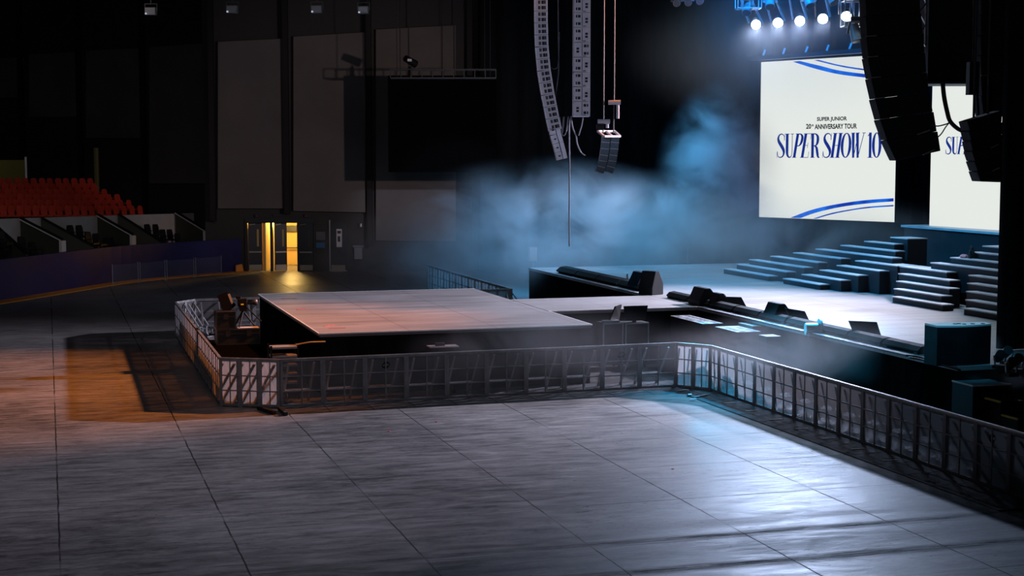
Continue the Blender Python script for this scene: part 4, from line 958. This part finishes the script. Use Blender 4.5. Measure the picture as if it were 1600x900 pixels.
while y < 196:
    c, R, B, U, L = cab_frame((samp(cl, y) if y < 185 else 863.5+(y-185)*.22, y), (samp(cl, y+18.6) if y+18.6 < 185 else 863.5+(y+18.6-185)*.22, y+18.6))
    if B.dot(HF) < 0: B = -B
    hw = 10*k
    f = MB(); fbox(f, c, R, B, U, -hw, hw, 0, 1.15, -L*.485, L*.485); cb = child(f.build('cabinet', ARRG), r)
    f = MB()
    for zz in (-L*.22, L*.24):
        for (xx, w_) in ((-.42, .035), (-.22, .03), (.08, .085), (.52, .045)):
            fbox(f, c, R, B, U, xx*hw*1.0-.0, xx*hw+w_, -.012, 0, zz-.055, zz+.055)
    o = f.build('rigging_slots', BLACK, cb)
    for xa_, xb2 in ((-hw-.01, -hw+.03), (hw-.02, hw+.01)):
        f = MB(); fbox(f, c, R, B, U, xa_, xb2, -.015, .02, -L*.48, L*.48); o = f.build('rigging_rail', ARRP, cb)
    y += 18.6
tail = [(867.5, 197, 866), (871, 210), (874.5, 223), (877, 236), (880, 248)]
T_ = [(862+3, 196), (867.5, 210), (871.5, 223.5), (875, 237), (880.0-2, 249)]
for a, b in zip(T_, T_[1:]):
    c, R, B, U, L = cab_frame(a, b)
    if B.dot(HF) < 0: B = -B
    R2 = R; hw = 8*k
    f = MB(); fbox(f, c, R, B, U, -hw, hw*.2, 0, 1.0, -L*.48, L*.48); fbox(f, c, R, B, U, hw*.35, hw*1.15, 0.05, 1.0, -L*.5, L*.5)
    cb = child(f.build('cabinet', ARRP), r)
    f = MB(); fbox(f, c, R, B, U, -hw*.5, -hw*.05, -.012, 0, -.02, .02); o = f.build('handle_slot', BLACK, cb)
f = MB(); f.tube([D3(845, -20, D1), Vector((*D3(845, -20, D1).xy, 24.5))], .03, 6); child(f.build('suspension_chain', CHAIN), r)
light('array_orange_light', 'SPOT', tuple(D3(846, -10, D1-5)+Vector((-1.2, 0, 1.9))), tuple(D3(842, -22, D1)), 110, (1, .35, .08), .1, .8, 24)
# array two: straight column of boxes
p = D3(909, 0, D1); r = empty('speaker_column', tuple(p)); tag(r, 'straight column of grey subwoofers hanging right of the curved array', 'subwoofer array')
X0, X1 = CD(896.5, 90, D1)[0], CD(922.5, 90, D1)[0]
yb = 182.0
for i in range(9):
    z0 = CD(909, yb, D1)[1]; z1 = CD(909, yb-23.2, D1)[1]; yb -= 23.2
    f = MB('cam'); f.box(X0, X1, D1, D1+1.1, z0+.008, z1-.008); cb = child(f.build('cabinet', ARRG), r)
    flip = i in (0, 4); h_ = z1-z0; Wc = X1-X0
    gx = lambda u: X0+Wc*((1-u) if flip else u)
    f = MB('cam')
    for v in (.25, .75): 
        a, b = sorted((gx(.24), gx(.40))); f.box(a, b, D1-.012, D1, z0+h_*(v-.09), z0+h_*(v+.09))
        a, b = sorted((gx(.12), gx(.2))); f.box(a, b, D1-.012, D1, z0+h_*(v-.09), z0+h_*(v+.09))
    for v in (.36, .56):
        a, b = sorted((gx(.68), gx(.84))); f.box(a, b, D1-.012, D1, z0+h_*(v-.06), z0+h_*(v+.08))
    f.box(X0+Wc*.5-.008, X0+Wc*.5+.008, D1-.01, D1, z0+.03, z1-.03)
    f.box(X0+Wc*.55, X0+Wc*.72, D1-.01, D1, z0+.03, z0+.05)
    o = f.build('rigging_slots', BLACK, cb)
f = MB('cam'); xm = (X0+X1)/2; f.tube([(xm, D1+.5, z1), (xm, D1+.5, 24.5)], .03, 6); child(f.build('suspension_chain', CHAIN), r)
# hanging cables between and below
def cable(pxs, D, rad, m_, label, name='hanging_cable'):
    P3 = [tuple(D3(*q, D)) for q in pxs]; f = MB(); f.tube(cat(P3, 6), rad, 6)
    return tag(f.build(name, m_, smooth=True), label, 'cable')
cable([(872, -10), (872.5, 60), (873, 110), (868, 150), (866, 158)], D1+.8, .018, CABLEG, 'thin grey cable hanging beside the curved array')
cable([(858, 98), (863, 107), (871, 105), (873, 90), (874, 50)], D1+.6, .015, CABLEG, 'looped thin cable from the middle of the curved array')
cable([(875, 182), (876, 200), (880, 212), (885, 205), (888, 182)], D1+.9, .02, CABLEG, 'short looping grey cable left below the speaker column')
cable([(881, 182), (880, 198), (877, 211), (870, 222)], D1+.9, .03, CABLEG, 'thick grey cable swinging from the speaker column to the curved array')
cable([(892, 182), (895, 200), (900, 212), (902, 225), (908, 238), (914, 243)], D1+.9, .025, CABLEG, 'grey cable trailing to the right below the speaker column')
cable([(911, 182), (909, 195), (906, 205), (904, 212)], D1+.9, .022, CABLEG, 'short cable hanging from the right of the speaker column')
cable([(897, 181.5), (890, 190), (890, 250), (889.5, 320), (889.5, 385)], D1+.6, .022, CABLEG, 'long straight grey cable dropping from the speaker column into the fog')
# small array with hoists
r = empty('small_speaker_cluster', tuple(D3(952, 200, 48))); tag(r, 'small blue-grey two-column speaker cluster hanging under chain hoists', 'speaker cluster')
D1s = D1; D1 = 48.0; k = D1/F
cc = [(954.5, 212), (953.5, 223), (952.5, 233), (951, 243), (949.5, 252), (947, 261), (944, 270)]
for a, b in zip(cc, cc[1:]):
    for s in (-1, 1):
        c, R, B, U, L = cab_frame((a[0]+s*7.2, a[1]), (b[0]+s*7.2, b[1]))
        if B.dot(HF) < 0: B = -B
        f = MB(); fbox(f, c, R, B, U, -6.4*k, 6.4*k, 0, .35, -L*.47, L*.47); cb = child(f.build('cabinet', ARRB), r)
        f = MB(); fbox(f, c, R, B, U, -6.4*k, 6.4*k, -.01, 0, -L*.5, -L*.42); o = f.build('grille_edge', ARRP, cb)
f = MB(); a, b, c_2, d_ = D3(934, 205, D1), D3(960, 205, D1+1), D3(969, 213, D1), D3(944, 213, D1-.6)
for p_, q_ in ((a, b), (b, c_2), (c_2, d_), (d_, a), ((a+b)/2, (c_2+d_)/2)): f.bar(p_, q_, .06)
child(f.build('rigging_frame', ARRG), r)
for (x, y0, y1, nm) in ((943, 190, 208, 'left'), (959.5, 160, 188, 'right')):
    a = D3(x, y0, D1); f = MB(); f.tube([a-RT*.18, a+RT*.2], .075, 10); f.tube([a+RT*.12, a+RT*.12-Vector((0, 0, .5 if nm == 'right' else .2))], .05, 8)
    h_ = child(f.build('chain_hoist', ARRG), r)
    f = MB(); f.tube([a, Vector((a.x, a.y, 24.5))], .022, 6); f.tube([a, D3(x-1, 208, D1)], .02, 6); child(f.build('chain', CHAIN), r)
f = MB(); q = D3(938, 198, D1); f.tube([q-RT*.12, q+RT*.1], .09, 10); child(f.build('motor', BLACK), r)
D1 = D1s
# big dark array in front of the left screen
DB = 40.0
def dark_array(name, label, L, R_, D, n, gl=None, cat='line array'):
    """L, R_ = image polylines (x,y) of left and right edge"""
    def at_(P, t):
        y = P[0][1]+(P[-1][1]-P[0][1])*t; return (samp(P, min(max(y, P[0][1]), P[-1][1])), y)
    r = empty(name, tuple(D3(*L[0], D))); tag(r, label, cat)
    for i in range(n):
        t0, t1 = i/n, (i+1)/n-.002
        a, b, c, d = D3(*at_(L, t0), D), D3(*at_(R_, t0), D), D3(*at_(R_, t1), D), D3(*at_(L, t1), D)
        dd = HF*.7; ins = (b-a).normalized()*.02
        f = MB(); f.hexa([d+ins, c-ins, b, a], [d+ins+dd, c-ins+dd, b+dd, a+dd]); cb = child(f.build('cabinet', ARRD, bevel=.015), r)
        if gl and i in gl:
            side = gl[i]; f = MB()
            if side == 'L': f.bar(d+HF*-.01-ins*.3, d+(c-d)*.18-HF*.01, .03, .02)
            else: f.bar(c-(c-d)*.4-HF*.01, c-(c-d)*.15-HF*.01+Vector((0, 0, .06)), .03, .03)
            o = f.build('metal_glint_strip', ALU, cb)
    f = MB(); a, b = D3(*L[0], D), D3(*R_[0], D)
    for u in (.3, .7): q = a.lerp(b, u)+HF*.3; f.tube([q, Vector((q.x, q.y, 24.5))], .03, 6)
    child(f.build('suspension_chain', CABLE), r); return r
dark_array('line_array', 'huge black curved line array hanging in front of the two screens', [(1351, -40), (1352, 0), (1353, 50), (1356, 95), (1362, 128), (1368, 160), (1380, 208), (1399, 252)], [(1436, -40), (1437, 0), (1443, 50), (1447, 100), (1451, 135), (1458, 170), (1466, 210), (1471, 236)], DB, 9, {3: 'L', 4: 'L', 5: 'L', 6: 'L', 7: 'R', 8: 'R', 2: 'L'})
# black hung box above the right screen
xa, zb = CD(1449, 131, 44); xb_, _ = CD(1536, 128, 44)
r = empty('hung_drape_box', camw((xa+xb_)/2, 44, zb)); tag(r, 'big black draped box hanging above the right-hand screen', 'hung box')
f = MB('cam'); f.box(xa, xb_, 44, 45.5, zb+.06, zb+6); child(f.build('casing', ARRD), r)
f = MB('cam'); f.box(xa, xb_, 43.97, 45.5, zb, zb+.06); child(f.build('lower_rail', mat('dull_teal_metal', (.03, .05, .05), .5)), r)
f = MB('cam'); 
for x in (xa+.2, xb_-.2): f.tube([(x, 44.5, zb+6), (x, 44.5, 24.5)], .03, 6)
child(f.build('suspension_cable', CABLE), r)
# side truss tower seen edge-on between array and box
f = MB(); a0 = D3(1437, -30, 43); a1 = D3(1448, -30, 43.6); zlo = D3(1440, 70, 43).z
r = empty('vertical_truss', tuple(a0)); tag(r, 'narrow vertical truss strip with blue glints beside the black line array', 'truss')
for q in (a0, a1): f.bar((q.x, q.y, zlo), (q.x, q.y, 24.5), .05)
child(f.build('chord', ALUD), r)
f = MB(); z = zlo; s = 0
while z < 16:
    A_, B_ = (a0, a1) if s else (a1, a0); f.bar((A_.x, A_.y, z), (B_.x, B_.y, z+.3), .03); z += .3; s = 1-s
child(f.build('lacing', ALU), r)
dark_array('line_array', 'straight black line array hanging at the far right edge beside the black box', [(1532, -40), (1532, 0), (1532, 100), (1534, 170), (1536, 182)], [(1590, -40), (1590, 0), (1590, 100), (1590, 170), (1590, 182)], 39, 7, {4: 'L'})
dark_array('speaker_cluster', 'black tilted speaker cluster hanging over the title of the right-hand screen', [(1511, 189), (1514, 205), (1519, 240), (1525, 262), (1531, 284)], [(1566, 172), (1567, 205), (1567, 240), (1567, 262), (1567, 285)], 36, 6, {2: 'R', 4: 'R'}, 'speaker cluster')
f = MB('cam'); X, Z = CD(1520, 148, 38); f.box(X-.12, X+.12, 37.9, 38.2, Z, Z+.8); f.tube([(X+.1, 38, Z+.1), (X+.2, 38, Z-1)], .03, 8); f.tube([(X, 38.05, Z+.8), (X, 38.05, 24.5)], .025, 6)
tag(f.build('chain_hoist', BLACK), 'black hoist hanging just above the tilted speaker cluster', 'hoist')
cable([(1473, 128), (1475, 150), (1480, 175), (1485, 190), (1498, 202), (1513, 207)], 38.5, .055, CABLE, 'thick black cable loom swinging in front of the right screen')
cable([(1455, 195), (1465, 197), (1478, 194), (1485, 191)], 38.5, .018, CABLE, 'thin black cable running from the cable loom to the big array')
cable([(1460, 218), (1470, 210), (1478, 198), (1484, 191)], 38.5, .016, CABLE, 'thin black cable slanting down from the cable loom')
cable([(1471, 128), (1473, 155), (1479, 178), (1484, 190)], 38.4, .014, CABLE, 'hair-thin cable left of the thick cable loom')
# black tower drape at the right edge
f = MB(); pts = []
a = G(1557, 545, ZS); zt = 24
L = 9.0
dr = Vector((.80, -.6, 0)).normalized(); nn = Vector((dr.y, -dr.x, 0))
for i in range(90):
    u = i/89*L; pts.append(a+dr*u+nn*(.10*math.sin(u*7)+.03*math.sin(u*19)))
n = len(pts)
f.add([(p.x, p.y, ZS+.01) for p in pts]+[(p.x, p.y, zt) for p in pts], [[i, i+1, n+i+1, n+i] for i in range(n-1)])
o = f.build('tower_drape', DRAPE, smooth=True); m_ = o.modifiers.new('t', 'SOLIDIFY'); m_.thickness = .02
tag(o, 'floor-length black drape covering the tower at the right edge of the stage', 'curtain')
# lighting truss over the left screen
TA, TB_ = D3(1140, -6, 62.5), D3(1352, -22, 57.6); td = (TB_-TA).normalized(); tn = Vector((td.y, -td.x, 0))
r = empty('lighting_truss', tuple((TA+TB_)/2)); tag(r, 'silver lighting truss above the left screen carrying the bright lamps', 'truss')
f = MB(); o4 = [Vector((0, 0, 0))+tn*.25, Vector((0, 0, 0))-tn*.25, Vector((0, 0, .5))+tn*.25, Vector((0, 0, .5))-tn*.25]
for q in o4: f.tube([TA+q, TB_+q], .035, 8)
child(f.build('chord', ALU), r)
f = MB(); n = 18
for i in range(n):
    p, q = TA.lerp(TB_, i/n), TA.lerp(TB_, (i+1)/n)
    for a, b in ((0, 2), (1, 3), (0, 1)): f.tube([p+o4[a if i % 2 else b], q+o4[b if i % 2 else a]], .018, 6)
child(f.build('lacing', ALU), r)
f = MB()
for u in (.1, .5, .9): q = TA.lerp(TB_, u)+Vector((0, 0, .5)); f.tube([q, (q.x, q.y, 24.5)], .025, 6)
child(f.build('suspension_chain', CHAIN), r)
# hanging ladder frame at the left of the truss and box frame at its right
for (x0, x1, y0, y1, D_, nm, L) in ((1153, 1190, -6, 12, 60, 'left', .5), (1320, 1350, 0, 40, 56.5, 'right', .5)):
    r = empty('rigging_cage', tuple(D3(x0, y1, D_))); tag(r, 'thin silver rigging cage hanging at the %s end of the lighting truss' % nm, 'rigging cage')
    f = MB('cam'); X0_, Z0 = CD(x0, y1, D_); X1_, Z1 = CD(x1, y0, D_)
    for X in (X0_, (X0_+X1_)/2, X1_):
        for Dd in (D_, D_+.7): f.bar((X, Dd, Z0), (X, Dd, Z1), .035)
    for Z in (Z0, Z1):
        for Dd in (D_, D_+.7): f.bar((X0_, Dd, Z), (X1_, Dd, Z), .04)
        for X in (X0_, X1_): f.bar((X, D_, Z), (X, D_+.7, Z), .035)
    child(f.build('frame', ALU), r)
    f = MB('cam'); f.tube([((X0_+X1_)/2, D_+.35, Z1), ((X0_+X1_)/2, D_+.35, 24.5)], .025, 6); child(f.build('suspension_chain', CHAIN), r)
# moving heads
LENS = emis('lit_lens', (.9, .93, 1.0), 30)
def moving_head(base, head_c, aim, lit, label, group, sz=1.0):
    r = empty('moving_head_lamp', tuple(base)); tag(r, label, 'stage lamp', group)
    q = base
    f = MB('cam'); X, D_, Z = q.dot(RT), q.dot(HF), q.z; f.box(X-.2*sz, X+.2*sz, D_-.16*sz, D_+.16*sz, Z-.16*sz, Z); child(f.build('base', DARKM, bevel=.02), r)
    av = aim.normalized(); side = RT
    f = MB(); e1 = head_c+side*.27*sz; e2 = head_c-side*.27*sz; t = q-Vector((0, 0, .16*sz))
    f.bar(t-side*.2*sz, t+side*.2*sz, .06, .1); f.bar(t+side*.2*sz, e1, .05, .09); f.bar(t-side*.2*sz, e2, .05, .09); child(f.build('yoke', ALU), r)
    f = MB(); f.tube([head_c-av*.32*sz, head_c-av*.1*sz, head_c+av*.24*sz], .15*sz, 16, .21*sz); child(f.build('head', DARKM if lit else ALUD), r)
    f = MB(); f.tube([head_c+av*.24*sz, head_c+av*.26*sz], .185*sz, 20); child(f.build('lens', LENS if lit else mat('dark_lens', (.05, .06, .08), .1) if 'dark_lens' not in bpy.data.materials else bpy.data.materials['dark_lens']), r)
    return r
lp = [(1181, 36), (1215.5, 33), (1250, 30), (1286, 26.5), (1323, 22.5)]
LN = ['leftmost', 'second from the left', 'middle', 'second from the right', 'rightmost']
for i, (px, py) in enumerate(lp):
    u = i/4; hc = D3(px, py, 62.3-3.9*u); bs_ = TA+td*((hc-TA).dot(td)); bs_ = Vector((bs_.x, bs_.y, TA.z-.05))
    aim = (Vector((13.5, 26+u*2, 0))-hc)
    moving_head(bs_, hc, aim, True, 'bright lit stage lamp under the truss, %s of the five' % LN[i], 'five lit lamps on the truss', 1.0)
    light('lamp_beam_%d' % i, 'SPOT', tuple(hc+aim.normalized()*.35), tuple(Vector((13.0, 27.5, 0))), 3000, (.55, .68, 1.0), .18, .75, 40)
for i, (px, py, L) in enumerate(((1168, 14, 'leftmost, above the first lit lamp'), (1203, 4, 'second, hanging high'), (1264, 2, 'third, above the middle lit lamp'), (1300, -3, 'fourth, hanging high'))):
    hc = D3(px, py, 60.5-i); bs_ = Vector((hc.x, hc.y, hc.z+.5)); moving_head(bs_, hc, Vector((-.5+.25*i, -.6, -.9)), False, 'unlit stage lamp in the truss, '+L, 'unlit lamps above the truss', .9)
hc = D3(1337, 53, 56.5); moving_head(Vector((hc.x, hc.y, hc.z+.62)), hc, Vector((.15, -.3, -1)), False, 'unlit silver-edged lamp hanging below the right rigging cage', None, 1.1)
# lower dark batten over the screen with small clamps
a, b = D3(1172, 92, 68), D3(1352, 79, 63); r = empty('screen_header', tuple((a+b)/2)); tag(r, 'dark header batten just above the left screen with small clamps', 'batten')
f = MB(); f.bar(a, b, .25, .18); child(f.build('beam', DARKM), r)
for u in (.12, .3, .5, .68, .87):
    q = a.lerp(b, u); f = MB(); f.tube([q+Vector((0, 0, .1)), q+Vector((.1, 0, .35))], .05, 6); child(f.build('clamp', ALUD), r)
# small lamps at the very top centre
for i, (px, py) in enumerate(((1057, 3), (1075, 2), (1093, 0))):
    hc = D3(px, py, 60); moving_head(Vector((hc.x, hc.y, hc.z+.5)), hc, Vector((-.3, -.9, -.4)), False, 'small unlit lamp at the top edge right of the hung cluster, %s of three' % ('left', 'middle', 'right')[i], 'three unlit lamps at the top edge', .7)
a, b = D3(965, -12, 60), D3(1130, -16, 60); f = MB(); f.tube([a, b], .05, 8); f.tube([a+Vector((0, 0, .45)), b+Vector((0, 0, .45))], .05, 8)
for i in range(14):
    p, q = a.lerp(b, i/14), a.lerp(b, (i+1)/14); f.tube([p, q+Vector((0, 0, .45))] if i % 2 else [p+Vector((0, 0, .45)), q], .02, 6)
r = empty('lighting_truss', tuple((a+b)/2)); tag(r, 'truss at the top edge holding three small unlit lamps', 'truss'); child(f.build('truss_frame', ALUD), r)
f = MB()
for u in (.1, .9): q = a.lerp(b, u)+Vector((0, 0, .45)); f.tube([q, (q.x, q.y, 24.5)], .02, 6)
child(f.build('suspension_chain', CHAIN), r)

# ================================================================ FOG
def fog_mat(i, dens, nscale, lo, hi, seed):
    m = bpy.data.materials.new('fog_%d' % i); m.use_nodes = True; t = NT(m); t.n.clear()
    out = t.new('ShaderNodeOutputMaterial'); v = t.new('ShaderNodeVolumePrincipled'); t.link(v.outputs[0], out.inputs['Volume'])
    v.inputs['Color'].default_value = (.92, .95, 1, 1); v.inputs['Anisotropy'].default_value = .15
    tc = t.new('ShaderNodeTexCoord').outputs['Object']
    ln = t.new('ShaderNodeVectorMath', operation='LENGTH'); t.link(tc, ln.inputs[0])
    fall = t.rng(ln.outputs['Value'], .25, 1.0, 1, 0, True)
    geo = t.new('ShaderNodeNewGeometry').outputs['Position']
    sh = t.new('ShaderNodeVectorMath', operation='ADD'); t.link(geo, sh.inputs[0]); sh.inputs[1].default_value = (seed, seed*.7, seed*.3)
    nz = t.rng(t.noise(t.mapping(sh.outputs[0], (1, 1, 1.3)), nscale, 5, .6, .8), lo, hi, 0, 1, True)
    # the falloff also thins the threshold, so the edges break into wisps
    d = t.math('MULTIPLY', t.math('MULTIPLY', fall, nz), dens)
    t.link(d, v.inputs['Density'])
    return m
def fog(i, px, py, D, rad, dens, label, ns=.3, lo=.36, hi=.66, seed=0.0):
    c = D3(px, py, D); bm = bmesh.new(); bmesh.ops.create_icosphere(bm, subdivisions=3, radius=1.0)
    me = bpy.data.meshes.new('fog_cloud'); bm.to_mesh(me); bm.free(); me.materials.append(fog_mat(i, dens, ns, lo, hi, seed))
    o = bpy.data.objects.new('fog_cloud', me); COL.objects.link(o); o.location = c; o.rotation_euler.z = -TH
    o.scale = (rad[0], rad[1], rad[2]); tag(o, label, 'fog', kind='stuff')
fog(0, 640, 395, 74, (6.0, 5, 3.0), .22, 'thin grey fog before the wall right of the dark single door', .3, .30, .62, 3)
fog(1, 850, 368, 66, (8.0, 6, 3.6), .24, 'wide grey-blue fog bank behind the thrust stage', .3, .38, .62, 11)
fog(2, 1060, 368, 66, (6.5, 5, 3.1), .24, 'blue fog bank behind the catwalk', .32, .38, .62, 23)
fog(3, 1130, 275, 69, (3.2, 2.5, 4.6), .36, 'tall blue fog plume rising left of the left screen', .42, .36, .60, 31)
fog(4, 1250, 400, 57, (7.5, 4, 2.6), .10, 'thin blue fog over the far staircases', .35, .34, .62, 5)
fog(5, 1240, 550, 37.6, (4.2, 1.3, 1.1), .26, 'blue fog in the pit below the stage edge', .5, .34, .62, 17)
fog(6, 860, 545, 40.2, (4.4, .9, 1.3), .09, 'faint blue fog drifting before the thrust stage skirt', .4, .34, .62, 41)
fog(7, 1503, 548, 35.2, (1.0, .6, .9), 1.6, 'blue smoke puff curling before the large curved cabinet', 1.6, .42, .62, 7)
fog(8, 1230, 60, 61, (7.5, 5, 4.2), .024, 'haze glowing around the five lit lamps', .12, .05, .45, 13)
fog(9, 1590, 585, 33, (1.3, .8, .4), .8, 'low blue smoke at the right edge by the tower drape', 1.0, .4, .62, 19)
